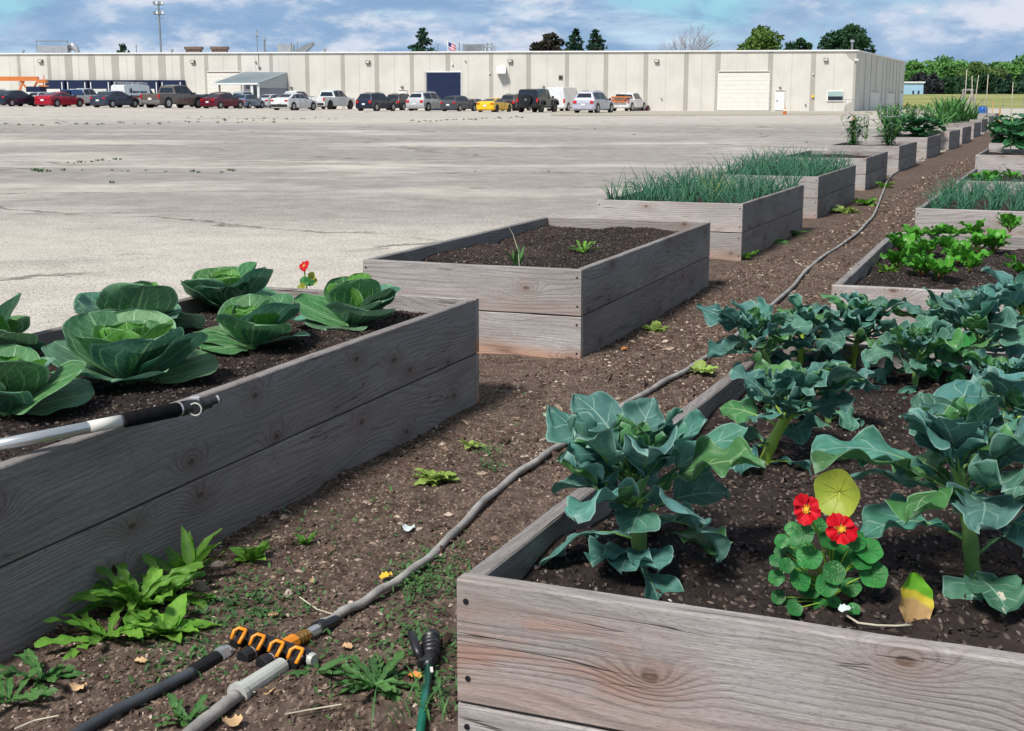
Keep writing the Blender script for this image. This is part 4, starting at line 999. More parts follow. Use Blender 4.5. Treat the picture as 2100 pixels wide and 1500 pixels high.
# green wand
gw=empty('watering_wand',G(870,1420)); tag(gw,'green metal watering wand with two black grips beside the front bed','watering wand'); o0=gw.location.copy()
b=MB(); p0=P(881,1362,.04)-o0; p1=P(858,1530,.03)-o0; b.tube([p0,p1],.0105,12); b.build('tube',M['green_m'],gw,smooth=True)
b=MB(); b.tube([P(878,1368,.04)-o0,P(881,1350,.045)-o0,P(886,1325,.05)-o0,P(890,1302,.045)-o0],[.014,.023,.022,.016],12)
for i in range(5): c=P(884,1345-8*i,.05)-o0; b.tube([c,c+Vector((0,.004,0))],.0245,12)
b.build('grip',M['black'],gw,smooth=True)
b=MB(); b.tube([P(866,1357,.045)-o0,P(856,1335,.07)-o0,P(845,1305,.075)-o0,P(842,1298,.075)-o0],[.011,.0125,.0115,.008],10); b.build('trigger',M['black'],gw,smooth=True)
b=MB(); c=P(872,1358,.045)-o0; b.box((c.x,c.y,c.z),(.04,.03,.03),.2); b.build('joint',M['black'],gw,bevel=.004)
c=P(885,1372,.052)-o0; b=MB(); b.box((c.x,c.y,c.z-.002),(.007,.03,.002),.1); b.build('sticker',M['lab'],gw)
# telescopic pole resting on the cabbage bed board
pl=empty('extension_pole',P(300,850,H)); tag(pl,'aluminium extension pole with black foam grip resting on the cabbage bed','pole'); o0=pl.location.copy()
ztop=H+.024
pA=P(-60,925,ztop+.012); pB=P(405,832,ztop+.018); pA,pB=pA-o0,pB-o0; d=pB-pA
tt=lambda u: (u+60)/465.
b=MB(); b.tube([pA,pA+d*tt(240)],.0165,14); b.build('tube',M['alu'],pl,smooth=True)
b=MB(); b.tube([pA+d*tt(165),pA+d*tt(232)],.0171,14); b.build('label_sticker',M['lab'],pl,smooth=True)
b=MB()
for i in range(9):
    c=pA+d*tt(180+i*5.2)-Vector((0,.0165,-.004)); b.box((c.x,c.y,c.z),(.003,.002,.010 if i%3 else .014),0)
b.build('label_print',M['black'],pl)
b=MB(); b.tube([pA+d*tt(238),pA+d*tt(243),pA+d*tt(358),pA+d*tt(362)],[.019,.0215,.0215,.018],14); b.build('foam_grip',M['foam'],pl,smooth=True)
b=MB(); b.tube([pA+d*tt(362),pA+d*tt(366)],.019,12); b.build('ring',M['steel'],pl)
b=MB(); b.tube([pA+d*tt(366),pA+d*tt(384),pA+d*tt(390),pA+d*tt(412)],[.018,.020,.022,.024],12)
for i in range(8):
    an=i*.785; c0=pA+d*tt(367)+Vector((0,math.cos(an),math.sin(an)))*.019; b.tube([c0,c0+d*tt(-44)],.003,4)
b.build('lock_nut',M['black'],pl)
c=pA+d*tt(406)-Vector((0,.022,.004)); b=MB()
b.tube([c+Vector((0,.02,0)),c-Vector((0,.012,0))],.0215,16); b.build('swivel',M['black'],pl)
b=MB(); ring=[c-Vector((0,.013,0))+Vector((math.cos(i*.5236)*.0185,0,math.sin(i*.5236)*.0185)) for i in range(13)]; b.tube(ring,.0028,6,cap=False); b.build('swivel_ring',M['grey_pl'],pl,smooth=True)
b=MB(); q=pA+d*tt(414); e=P(450,818,ztop+.03)-o0; b.tube([q,q.lerp(e,.5),q.lerp(e,.55),e],[.018,.018,.012,.011],12); b.build('nozzle',M['black'],pl)
b=MB(); b.tube([q.lerp(e,.85),q.lerp(e,.95)],.0125,12); b.build('nozzle_ring',M['steel'],pl)
b=MB(); c2=pA+d*tt(400)+Vector((0,0,.02)); b.box((c2.x,c2.y,c2.z),(.03,.02,.016),.2); b.build('latch',M['steel'],pl,bevel=.003)
# ------------------------------------------------------------------ the long warehouse
WA = Vector((34.45, 138.5, 0)); WB = Vector((-60.2, 163.0, 0)); WC = Vector((51.3, 180.6, 0))
def on_plane(u, v, A, B):
    d = ray(u, v); e = B-A; nn = Vector((-e.y, e.x, 0)).normalized()
    t = nn.dot(A-Vector((0,0,CAMH)))/nn.dot(d); return Vector((0,0,CAMH))+d*t
bl = empty('warehouse', (WA.x, WA.y, .0)); tag(bl,'long low pale concrete panel warehouse across the parking lot','warehouse')
O = bl.location.copy()
ZT, ZBO = 6.18, -.6
def zt_at(x): return ZT + max(0,(34.45-x))/94.65*.47
b = MB()
eL = (WB-WA).normalized()*26; WB2 = WA+(WB-WA)+eL; back = (WC-WA)
c0,c1,c2,c3 = WB2, WA, WC, WB2+back
vs=[(p.x-O.x,p.y-O.y,ZBO) for p in (c0,c1,c2,c3)]+[(p.x-O.x,p.y-O.y,zt_at(q.x)) for p,q in ((c0,c0),(c1,c1),(c2,c1),(c3,c0))]
b.add(vs,[(0,1,5,4),(1,2,6,5),(2,3,7,6),(3,0,4,7),(4,5,6,7)])
b.build('wall', M['bwall'], bl)
def strip_on(A,B,u0,v0,u1,v1,name,mat,th=.03,z0=None,z1=None,parent=bl,inset=0,o=O,sub=None,bev=0):
    p=on_plane(u0,v0,A,B); q=on_plane(u1,v1,A,B); zz1=p.z if z1 is None else (z1 if abs(z1-ZT+.16)>.01 else zt_at(p.x)-.16); zz0=q.z if z0 is None else z0
    p2=on_plane(u1,v0,A,B); e=(B-A).normalized(); nn=Vector((e.y,-e.x,0))
    if nn.y>0 and abs(nn.y)>.5: nn=-nn
    if A is WA and B is WC and nn.x<0: nn=-nn
    c=(p+p2)/2; c.z=(zz0+zz1)/2; c+=nn*(th/2-.01+inset); Lw=(Vector((p2.x,p2.y))-Vector((p.x,p.y))).length
    b=MB(); b.box(tuple(c-o),(Lw,th,zz1-zz0),math.atan2(e.y,e.x)); return b.build(name,mat,parent)
def fr(*a,**k): return strip_on(WA,WB,*a,**k)
def sd_(*a,**k): return strip_on(WA,WC,*a,**k)
for u,wd in ((37,6),(99,7),(139,15),(187,14),(235,15),(283,15),(331,15),(372,8),(422,8),(490,7),(555,7),(629,8),(702,8),(772,9),(844,8),(918,9),(1007,8),(1084,9),(1163,8),(1243,9),(1325,9),(1408,9),(1473,10),(1581,10),(1669,10)):
    fr(u-wd/2,110,u+wd/2,230,'wall_strip',M['bstrip'],th=.03,z0=ZBO,z1=ZT-.16)
fr(1752,110,1757,230,'wall_strip',M['bstrip'],th=.03,z0=ZBO,z1=ZT-.16)
for u in (18,68,118,160,211,259,307,352,398,457,523,592,666,736,808,881,960,1045,1122,1203,1284,1366,1440,1530,1625,1712):
    if not(1475<u<1578 ): fr(u-.6,110,u+.6,230,'panel_joint',M['bline'],th=.018,z0=ZBO,z1=ZT-.16)
    else: fr(u-.6,110,u+.6,147,'panel_joint',M['bline'],th=.018,z1=ZT-.16)
for u in (1776,1788,1799,1812,1820,1827,1834,1841,1847): sd_(u-.5,110,u+.5,230,'panel_joint',M['sline'],th=.02,z0=ZBO,z1=ZT-.16)
# parapet cap
for A_,B_ in ((WA,WB2),(WA,WC)):
    e=(B_-A_); m=(A_+B_)/2; za,zb_=(zt_at(A_.x),zt_at(B_.x)) if B_ is WB2 else (ZT,ZT); nn=Vector((e.y,-e.x,0)).normalized()*.18
    a0=A_-O; b0=B_-O; b=MB(); b.add([Vector((q.x,q.y,z_+dz))+nn*s_ for dz in (-.07,.07) for q,z_,s_ in ((a0,za,1),(b0,zb_,1),(b0,zb_,-1),(a0,za,-1))],[(3,2,1,0),(4,5,6,7),(0,1,5,4),(1,2,6,5),(2,3,7,6),(3,0,4,7)]); b.build('parapet_cap',M['bcap'],bl)
# curved discoloured corner patches
def patch(pts,name):
    vs=[]
    e=(WB-WA).normalized(); nn=Vector((e.y,-e.x,0)); nn = nn if nn.y<0 else -nn
    b=MB(); P3=[on_plane(u,v,WA,WB)-O+nn*.024 for u,v in pts]; P4=[p-nn*.03 for p in P3]; n_=len(P3)
    b.add(P3+P4,[tuple(range(n_)),tuple(range(n_,2*n_))[::-1]]+[(i,(i+1)%n_,n_+(i+1)%n_,n_+i) for i in range(n_)]); b.build(name,M['bstrip'],bl)
patch([(1734,109),(1751.5,109),(1751.5,126),(1745,122),(1739,117)],'stained_panel')
patch([(1730,228),(1733,219),(1740,212),(1751.5,207),(1751.5,228)],'stained_panel')
# doors
def door(f,u0,v0,u1,v1,name,mat,lines=0,deep=True,z0=None,handle=False):
    fr_=f(u0-1,v0-1.2,u1+1,v1,'door_frame',M['bcap'],th=.10,z0=z0)
    dd=f(u0,v0,u1,v1,name,mat,th=.13,z0=z0)
    f(u0,v0,u1,v0+1.6,'door_header',M['rust'],th=.16)
    if handle:
        h=f(u0+2,(v0+v1)/2-1,u0+3.4,(v0+v1)/2+3,'door_handle',M['black'],th=.2)
    for i in range(1,lines): 
        v=v0+(v1-v0)*i/lines; f(u0,v-.25,u1,v+.25,'door_seam',M['bdoor'],th=.145)
door(fr,1474,147.5,1579,227,'roller_door',M['bdoor'],9)
door(fr,426,148,493,222,'roller_door',M['bdoor'],9,z0=.3)
fr(873,147,947,226,'door_frame',M['bcap'],th=.10,z0=0.1); fr(876,149,945,226,'open_doorway',M['navy'],th=.14,z0=0.1); fr(871,147.5,875,226,'door_jamb',M['bline'],th=.2,z0=.1)
door(fr,1591,186,1609,226.5,'personnel_door',M['wdoor'],0,handle=True)
door(fr,819,185,834,222,'personnel_door',M['wdoor'],0,z0=.3,handle=True)
door(sd_,1785,188,1801,227,'side_door',M['bdoor'],5)
door(sd_,1819,190,1832,226,'side_door',M['bdoor'],5)
door(sd_,1846,190,1850.5,224,'side_door',M['wdoor'],0)
fr(1696,186,1730,208,'window_frame',M['bcap'],th=.14); fr(1698,188,1728.5,198,'window_blind',M['glass_l'],th=.17); fr(1698,198,1728.5,206,'window_pane',M['glass'],th=.17)
# dock shelters
for u0,u1 in ((95,138),(142,185),(189,233),(237.5,282),(286,331),(335,380)):
    o=fr(u0,165,u1,222,'dock_shelter',M['navy'],th=.7,z0=.2)
    x=fr(u0+8,183,u1-8,222,'dock_door',M['bdoor'],th=.74,z0=.2)
    for k in (u0+3,u1-5): fr(k,169,k+1.6,200,'dock_bumper',M['bcap'],th=.76)
# lamps and small fittings on the wall
for u,v in ((84,126),(396,127),(755,128),(1047,126),(1347,126),(1694,123)):
    o=fr(u-4.5,v-3,u+4.5,v+3,'wall_lamp',M['rust'],th=.28); fr(u-3.2,v-1.6,u+3.2,v+1.8,'lamp_lens',M['lampglass'],th=.32)
fr(1752.5,121,1761,125,'wall_lamp',M['lampglass'],th=.3)
fr(1146,155,1154,163.5,'louvre',M['rust'],th=.1); fr(1147.5,157,1152.5,162,'louvre_grille',M['black'],th=.12)
# hooded vent
p=on_plane(1019,136,WA,WB); q=on_plane(1037,152,WA,WB); c=(p+q)/2-O; b=MB(); w2=abs(q.x-p.x)/2
prof=[(0,p.z),(-.45,p.z-.1),(-.9,p.z-.5),(-1.0,q.z+.15),(-1.0,q.z),(0,q.z)]
vs=[(c.x-w2,c.y+y,z) for y,z in prof]+[(c.x+w2,c.y+y,z) for y,z in prof]; k_=len(prof)
b.add(vs,[tuple(range(k_)),tuple(range(k_,2*k_))[::-1]]+[(i,(i+1)%k_,k_+(i+1)%k_,k_+i) for i in range(k_)]); b.build('hooded_vent',M['bcap'],bl)
for u,v,w_,h_,m in ((598,180,4,3,'rust'),(1600,180,4,3,'rust'),(825,179,5,3,'rust'),(1667,198,5,5,'yl'),(1668,152,3,3,'lampglass'),(1004,151,3,3,'lampglass'),(928,132,3,5,'bcap'),(955,126,2,2,'rust'),(1652,215,3,2,'rust'),(1357,203,2,2,'rust'),(1115,178,4,2,'rust'),(525,128,3,2,'rust'),(533,139,4,2,'rust')):
    fr(u-w_/2,v-h_/2,u+w_/2,v+h_/2,'wall_fitting',M[m],th=.2)
fr(528.4,76,529.2,136,'conduit',M['unit'],th=.08,z0=4.6,z1=ZT+.35)
# porch
po=empty('porch'); po.parent=bl; KIDS.setdefault(bl.name,[]).append(po)
bL=on_plane(499,148,WA,WB)-O; bR=on_plane(589,148.5,WA,WB)-O; off=Vector((-2.35,-5.2,0)); 
eL_=bL+off; eR_=bR+off; eL_.z=eR_.z=3.15; th_=Vector((0,0,.22))
b=MB(); b.add([bL,bR,eR_,eL_,bL-th_,bR-th_,eR_-th_,eL_-th_],[(3,2,1,0),(4,5,6,7),(0,1,5,4),(1,2,6,5),(2,3,7,6),(3,0,4,7)]); b.build('porch_roof',M['tin'],po)
b=MB()
for i in range(1,16):
    t=i/16; a=bL.lerp(bR,t); c=eL_.lerp(eR_,t); b.tube([a+Vector((0,0,.02)),c+Vector((0,0,.02))],.03,4)
b.build('roof_ribs',M['tin'],po)
b=MB(); b.tube([eL_-Vector((0,.05,.16)),eR_-Vector((0,.05,.16))],.09,6); b.build('gutter',M['bcap'],po)
for t,w_ in ((.14,.09),(.86,.14),(1.0,.12)):
    c=eL_.lerp(eR_,t)+Vector((0,.15,0)); b=MB(); b.box((c.x,c.y,1.5),(w_*2,w_*2,3.0)); b.build('post',M['bcap'] if t>.5 else M['rust'],po)
b=MB(); f=eR_-th_*.9; g_=bR-th_*.9; b.add([f+Vector((.02,0,0)),g_+Vector((.02,0,0)),Vector((g_.x+.02,g_.y,f.z-.35)),Vector((f.x+.02,f.y,f.z-.35)),f-Vector((.04,0,0)),g_-Vector((.04,0,0)),Vector((g_.x-.04,g_.y,f.z-.35)),Vector((f.x-.04,f.y,f.z-.35))],[(0,1,2,3),(7,6,5,4),(0,4,5,1),(1,5,6,2),(2,6,7,3),(3,7,4,0)]); b.build('gable_side',M['tin'],po)
b=MB(); f=eR_; g_=bR; b.add([Vector((f.x,f.y+.3,2.8)),Vector((g_.x,g_.y,2.8)),Vector((g_.x,g_.y,.1)),Vector((f.x,f.y+.3,.1)),Vector((f.x-.08,f.y+.3,2.8)),Vector((g_.x-.08,g_.y,2.8)),Vector((g_.x-.08,g_.y,.1)),Vector((f.x-.08,f.y+.3,.1))],[(0,1,2,3),(7,6,5,4),(0,4,5,1),(1,5,6,2),(2,6,7,3),(3,7,4,0)]); b.build('side_screen',M['porch_w'],po)
fr(500,172,590,222,'recess_wall',M['porch_w'],th=.12,z0=.2,parent=bl); fr(506,183,520,222,'personnel_door',M['wdoor'],th=.2,z0=.2)
# rooftop things
def roofthing(name,label,cat,u,dep,build):
    d=ray(u,110); dep=on_plane(u,110,WA,WB).y+5 if u<1700 else dep; t=dep/d.y; o=empty(name,(d.x*t,dep,zt_at(d.x*t)-.02)); o.scale=(1,1,1.55 if 'fan' not in name else 3.); tag(o,label,cat); build(o); return o
def hx(px,dep): return px/FPX*dep
def ru(o):
    b=MB(); b.box((0,0,.45),(3.6,1.4,.5)); b.build('duct',M['steel'],o); b=MB(); 
    for x in (-1.9,-1.0,0,.9,1.8): b.box((x,0,.15),(.08,.08,.35))
    for x in (-1.9,1.8): b.box((x,-.6,.6),(.07,.07,.9))
    b.box((0,-.6,1.02),(3.9,.07,.07)); b.build('support',M['unit'],o); b=MB(); b.tube([(1.8,0,.6),(2.3,0,.65),(2.7,0,.4),(2.85,0,0)],.28,10); b.build('elbow',M['steel'],o,smooth=True)
roofthing('rooftop_duct','rooftop metal duct on legs at the left end of the roof','rooftop unit',112,153,ru)
def ru2(o):
    b=MB(); b.box((-.9,0,.35),(1.8,1.2,.7)); b.build('housing',M['steel'],o)
    b=MB(); vs=[(0,-.6,.2),(1.6,-.6,.75),(2.3,-.6,.85),(2.2,-.6,.6),(1.1,-.6,0),(0,-.6,0)]; vs=vs+[(x,.6,z) for x,y,z in vs]; b.add(vs,[tuple(range(6)),tuple(range(6,12))[::-1]]+[(i,(i+1)%6,6+(i+1)%6,6+i) for i in range(6)]); b.build('sloping_hood',M['unit'],o)
    b=MB()
    for x in (-.2,.5): b.box((x,-.6,.4),(.08,.08,.9))
    b.build('support',M['unit'],o)
roofthing('rooftop_intake','rooftop unit with slanting hood above the entrance porch','rooftop unit',603,150,ru2)
def ru3(w_,h_):
    def f(o):
        b=MB(); b.box((0,0,h_*.8),(w_,1.2,h_*.35)); b.box((0,0,h_*.3),(w_*.85,1.,h_*.7)); b.build('housing',M['rust'],o)
    return f
roofthing('rooftop_fan','flat low brown rooftop fan left of the porch, nearer to the light mast','rooftop unit',398,150,ru3(2.0,.3)); roofthing('rooftop_fan','flat low brown rooftop fan left of the porch, farther from the light mast','rooftop unit',451,150,ru3(2.0,.3))
def ru4(o):
    b=MB(); b.box((-.9,0,.35),(2.4,1.2,.45)); b.build('housing',M['unit'],o); b=MB()
    for x in (.6,1.1,1.4): b.tube([(x,0,0),(x,0,.75 if x<1.2 else .5)],.10,8)
    b.box((.9,0,.45),(1.2,.15,.1)); b.build('stack_pipes',M['steel'],o); b=MB(); b.box((-.6,-.4,.62),(3.2,.06,.05)); b.build('rail',M['unit'],o)
roofthing('rooftop_unit','rooftop box with pipes between the flag and the hooded wall vent','rooftop unit',988,150,ru4)
def pipe(h_,r_=.07,cap_=True):
    def f(o):
        b=MB(); b.tube([(0,0,0),(0,0,h_)],r_,8); 
        b.build('pipe',M['unit'],o)
        if cap_: b=MB(); b.tube([(0,0,h_),(0,0,h_+.15)],r_*2,8); b.build('pipe_cap',M['steel'],o)
    return f
for u,h_,l in ((543,1.0,'short fat roof flue right of the porch mast'),(48,.25,'tiny roof vent at far left'),(353,.25,'tiny roof vent between mast and brown fans'),(666,.25,'small roof vent right of the slanting hood'),(898,.6,'thin roof pipe right of the lone spruce'),(942,.6,'thin roof pipe right of the flag'),(1747,.6,'white roof flue near the right corner'),(280,.6,'thin roof pipe left of the light mast')):
    roofthing('roof_vent',l,'roof vent',u,141 if u>1700 else 149,pipe(h_,.05 if u in(898,942,280) else .1))
def mast(o):
    b=MB(); b.tube([(0,0,0),(0,0,1.8)],.05,6); b.box((0,0,1.3),(.3,.06,.06)); b.build('pole',M['unit'],o); b=MB(); b.box((0,0,1.5),(.22,.2,.3)); b.build('sensor',M['steel'],o)
roofthing('roof_antenna','slim roof antenna mast above the porch','antenna',528,147,mast)
# flag
fl=empty('flag_pole',(-(1050-919)*.976/FPX*175,175,0)); tag(fl,'flag showing just above the roofline','flag')
b=MB(); b.tube([(0,0,0),(0,0,8.6)],.06,6); b.build('pole',M['bcap'],fl)
b=MB(); vs=[];n1=8
for i in range(n1+1):
    for j in range(6): vs.append((.05+i*.12,.12*math.sin(i*.9),8.5-j*.17-i*.06))
M['flag']=plain('flag_red',(.55,.10,.13),.7,.2); M['flagw']=plain('flag_white',(.6,.55,.56),.7,.2); M['flagb']=plain('flag_blue',(.03,.05,.2),.7,.2)
for j in range(5):
    for i in range(n1):
        b.add([vs[i*6+j],vs[i*6+j+1],vs[(i+1)*6+j+1],vs[(i+1)*6+j]],[(0,1,2,3)],m=(2 if (i<3 and j<3) else j%2))
b.build('cloth',[M['flag'],M['flagw'],M['flagb']],fl)
# stadium light mast
lp=empty('light_mast',(-(1050-331)*.976/FPX*205,205,0)); tag(lp,'tall floodlight mast rising behind the warehouse','light mast')
b=MB(); b.tube([(0,0,0),(0,0,15.2)],[.22,.11],8); b.build('pole',M['unit'],lp)
for z,n_ in ((15.0,4),(13.6,4)):
    b=MB(); b.box((0,0,z),(1.5,.12,.1)); b.box((0,0,z-.55),(1.3,.1,.08)); b.build('crossbar',M['unit'],lp)
    for k_ in range(n_):
        b=MB(); x=-.62+k_*.41; b.box((x,-.25,z+.28-(.6 if k_%2 else 0)*0),(.30,.25,.42)); b.build('floodlight',M['lampglass'] if k_%2 else M['unit'],lp)
# far blue white building
fb=empty('shed',((1862-1050)*.976/FPX*235,235,.2)); tag(fb,'pale blue and white shed seen past the warehouse corner','shed')
M['pblue']=plain('pale_blue_cladding',(.33,.50,.68),.6,.3,0,.06,.5)
b=MB(); b.box((-1,0,1.9),(5.4,8,3.8)); b.build('wall',M['pblue'],fb); b=MB(); b.box((-1,0,3.95),(5.8,8.4,.25)); b.build('roof',M['bcap'],fb)
for x in (-2.2,0,.9): b=MB(); b.box((x,-4.03,1.3),(.25,.1,2.6)); b.build('downpipe',M['navy'],fb)
b=MB(); b.box((.4,-4.03,1.2),(.6,.08,1.6)); b.build('window',M['glass'],fb)
# ------------------------------------------------------------------ grass bank and verges
def grass_mat():
    n=N('dry_grass'); g=n.n('ShaderNodeNewGeometry').outputs['Position']
    c=n.mix(n.rmp(n.noise(n.mapp(g,(.1,.4,.4)),1.,5,.6),.3,.7),(.21,.24,.08),(.36,.33,.15)); c=n.mix(n.rmp(n.noise(g,3,4,.7),.4,.7,0,.6),c,(.12,.17,.05))
    m=n.fin(c,.95,.1); return m
GR=grass_mat()
def bz(x,y): 
    t=min(max((y-181)/26,0),1); t2=min(max((y-215)/30,0),1)
    return .225+1.9*(t*t*(3-2*t))+.02*math.sin(x*.2)
o=grid_obj('grass_bank',[40+i*6 for i in range(40)],[179+i*3 for i in range(24)],lambda x,y: bz(x,y),GR); tag(o,kind='structure')
verge=[]
def vz(x,y): return gz(x,y)+.03
def stripmesh(name,pts_n,pts_f,mat,dz=.02):
    b=MB(); vs=[];n_=len(pts_n)
    for p in pts_n+pts_f: vs.append((p.x,p.y,gz(p.x,p.y)+dz))
    b.add(vs,[(i,i+1,n_+i+1,n_+i) for i in range(n_-1)]); o=b.build(name,mat,None); tag(o,kind='structure'); return o
def verge_mat():
    n=N('dusty_verge'); g=n.n('ShaderNodeNewGeometry').outputs['Position']
    c=n.mix(n.rmp(n.noise(n.mapp(g,(.5,1,1)),1.2,5,.7),.35,.65),(.34,.30,.24),(.47,.43,.36)); c=n.mix(n.rmp(n.noise(g,2.3,4,.7),.55,.65,0,.7),c,(.20,.23,.11))
    return n.fin(c,.95,.1)
VG=verge_mat()
stripmesh('gravel_verge',[PG(u,238-.003*(u-1100)) for u in range(1130,1800,60)],[PG(u,229.3) for u in range(1130,1800,60)],VG)
# ------------------------------------------------------------------ trees
def fol_mat(name,ca,cb):
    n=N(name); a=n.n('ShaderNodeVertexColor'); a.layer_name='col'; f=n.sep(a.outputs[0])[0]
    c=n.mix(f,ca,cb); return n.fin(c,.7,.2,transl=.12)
FM={'spruce':fol_mat('spruce_needles',(.010,.035,.022),(.035,.085,.050)),'dark':fol_mat('dark_foliage',(.012,.04,.018),(.04,.10,.04)),
 'green':fol_mat('green_foliage',(.045,.105,.018),(.13,.21,.045)),'mid':fol_mat('mid_foliage',(.045,.14,.03),(.14,.31,.08)),
 'red':fol_mat('brownish_foliage',(.022,.022,.018),(.06,.055,.035)),'purple':fol_mat('purple_foliage',(.012,.016,.02),(.04,.045,.045)),'olive':fol_mat('olive_foliage',(.055,.11,.03),(.14,.22,.07))}
def leaves_mesh(name,C,size,shade,mat,parent,rs):
    Np=len(C); n1=rs.normal(0,1,(Np,3)); n1/=np.linalg.norm(n1,axis=1)[:,None]; t=rs.normal(0,1,(Np,3)); a=np.cross(n1,t); a/=np.linalg.norm(a,axis=1)[:,None]; b_=np.cross(n1,a)
    s=size*rs.uniform(.6,1.3,(Np,1)); V=np.stack([C-a*s,C-b_*s*.5,C+a*s,C+b_*s*.5],1).reshape(-1,3)
    me=bpy.data.meshes.new(name); me.vertices.add(len(V)); me.vertices.foreach_set('co',V.astype(np.float32).ravel())
    me.loops.add(len(V)); me.loops.foreach_set('vertex_index',np.arange(len(V),dtype=np.int32)); me.polygons.add(Np)
    me.polygons.foreach_set('loop_start',np.arange(0,len(V),4,dtype=np.int32)); me.polygons.foreach_set('loop_total',np.full(Np,4,dtype=np.int32)); me.update(calc_edges=True)
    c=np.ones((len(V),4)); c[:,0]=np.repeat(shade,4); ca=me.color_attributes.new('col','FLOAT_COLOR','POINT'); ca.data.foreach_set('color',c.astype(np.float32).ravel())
    me.materials.append(mat); return link(name,me,parent)
def tree(kind,loc,h,rad,mat,label,seed,dens=1.,size=.3,trunkf=.18,group=None,shape='broad'):
    q=np.random.RandomState(seed); root=empty(kind,loc); tag(root,label,'tree',group); r=random.Random(seed); rad*=1.12 if shape=='broad' else 1
    cs=[]; sh=[]; b=MB(); b.tube([(0,0,-.3),(0,0,h*.3),(.1,0,h*.6),(0,0,h*.9)],[h*.028,h*.02,h*.012,h*.004],8)
    if shape=='cone':
        rad*=2.4 if h>9 else 1.2; nl=int(h*2.3)
        for i in range(nl):
            t=i/nl; z=h*(.1+.9*t); rr=rad*(1-t)**.85*(.8+.4*r.random())+.12; nb=int(5+7*(1-t))
            for k_ in range(nb):
                az=r.uniform(0,6.28); ln=rr*r.uniform(.7,1.08); nn=int(26*dens*(.4+(1-t)))
                tt=q.uniform(.1,1,nn); x=np.cos(az)*ln*tt; y=np.sin(az)*ln*tt; wv=ln*.22*(1.1-tt)
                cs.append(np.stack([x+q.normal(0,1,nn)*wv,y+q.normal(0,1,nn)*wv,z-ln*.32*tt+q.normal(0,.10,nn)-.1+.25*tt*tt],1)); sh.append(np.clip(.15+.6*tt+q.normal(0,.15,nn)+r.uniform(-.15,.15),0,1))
                if k_%3==0: b.tube([(0,0,z),(math.cos(az)*ln*.8,math.sin(az)*ln*.8,z-ln*.25)],[.04,.01],4,cap=False)
    else:
        nc=int(60*dens) ; cz=h*(trunkf+(1-trunkf)/2); hz_=h*(1-trunkf)/2
        for i in range(nc):
            v=q.normal(0,1,3); v/=np.linalg.norm(v); f=r.uniform(.35,.98)**.6; c=np.array([v[0]*rad*f,v[1]*rad*f,cz+v[2]*hz_*f]); cr=rad*r.uniform(.26,.46); nn=int(190)
            if v[2]<-.2: c[0]*=.8; c[1]*=.8
            w_=q.normal(0,1,(nn,3)); w_/=np.linalg.norm(w_,axis=1)[:,None]; w_*=(q.uniform(.3,1,nn)**.5*cr)[:,None]; w_[:,2]*=.75
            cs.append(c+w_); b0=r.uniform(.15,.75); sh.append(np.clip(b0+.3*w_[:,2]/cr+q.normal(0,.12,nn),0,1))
            if i%3==0: b.tube([(0,0,h*r.uniform(.2,.5)),(c[0]*.5,c[1]*.5,(c[2]+h*.35)/2),tuple(c)],[h*.010,h*.006,h*.002],5,cap=False)
    b.build('trunk',M['bark'],root,smooth=True)
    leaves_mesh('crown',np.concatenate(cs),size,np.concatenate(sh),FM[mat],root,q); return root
def tre(kind,u,vtop,dep,wpx,mat,label,seed,shape='broad',base=0.,**k):
    pt=PD(u,vtop,dep); x=pt.x; ztop=pt.z; return tree(kind,(x,dep,base),ztop-base,wpx/2/FPX*dep,mat,label,seed,shape=shape,**k)
tre('spruce_tree',866,55,195,66,'spruce','lone spruce behind the roof left of the flag',1,'cone',dens=1.1)
tre('spruce_tree',252,88,195,44,'spruce','small ragged spruce top between the left duct and the light mast',2,'cone',dens=.8)
tre('spruce_tree',1180,56,200,62,'spruce','middle pointed spruce of the trio behind the roof',3,'cone',dens=1.1)
tre('spruce_tree',1222,57,196,66,'spruce','rightmost spruce of the trio behind the roof',4,'cone',dens=1.1)
tre('broadleaf_tree',1127,66,200,58,'red','dark brownish tree left of the two pointed spruces',5,dens=1.,size=.28)
tre('broadleaf_tree',1558,60,210,96,'green','yellow green rounded tree behind the roof above the big roller door',6,dens=1.4)
tre('broadleaf_tree',1640,84,225,60,'dark','low dark trees just right of the yellow green tree',7,dens=1.)
tre('pine_tree',1741,50,200,84,'dark','large dark tree behind the right corner of the warehouse',8,dens=1.5)
# bare tree
bt=empty('bare_tree',((1390-1050)*.976/FPX*200,200,0)); tag(bt,'leafless twiggy tree behind the roof in the middle right','tree')
b=MB(); r=random.Random(12)
def br(p,d,L,rad,lv):
    e=p+d*L; mdl=p+d*L*.5+Vector((r.gauss(0,1),r.gauss(0,1),0))*L*.06; b.tube([p,mdl,e],[rad,rad*.8,rad*.6],4 if lv>1 else 6,cap=False)
    if lv<6:
        for k_ in range(3 if lv<4 else 2+(lv==4)):
            nd=(d+Vector((r.gauss(0,.42),r.gauss(0,.42),r.uniform(-.05,.28)))).normalized(); br(e if k_ else p+d*L*.7,nd,L*r.uniform(.62,.85),rad*.62,lv+1)
br(Vector((0,0,0)),Vector((0,0,1)),3.6,.20,0)
M['twig']=plain('grey_twig',(.30,.27,.26),.8,.2,0,.15); b.build('branches',M['twig'],bt,smooth=True)
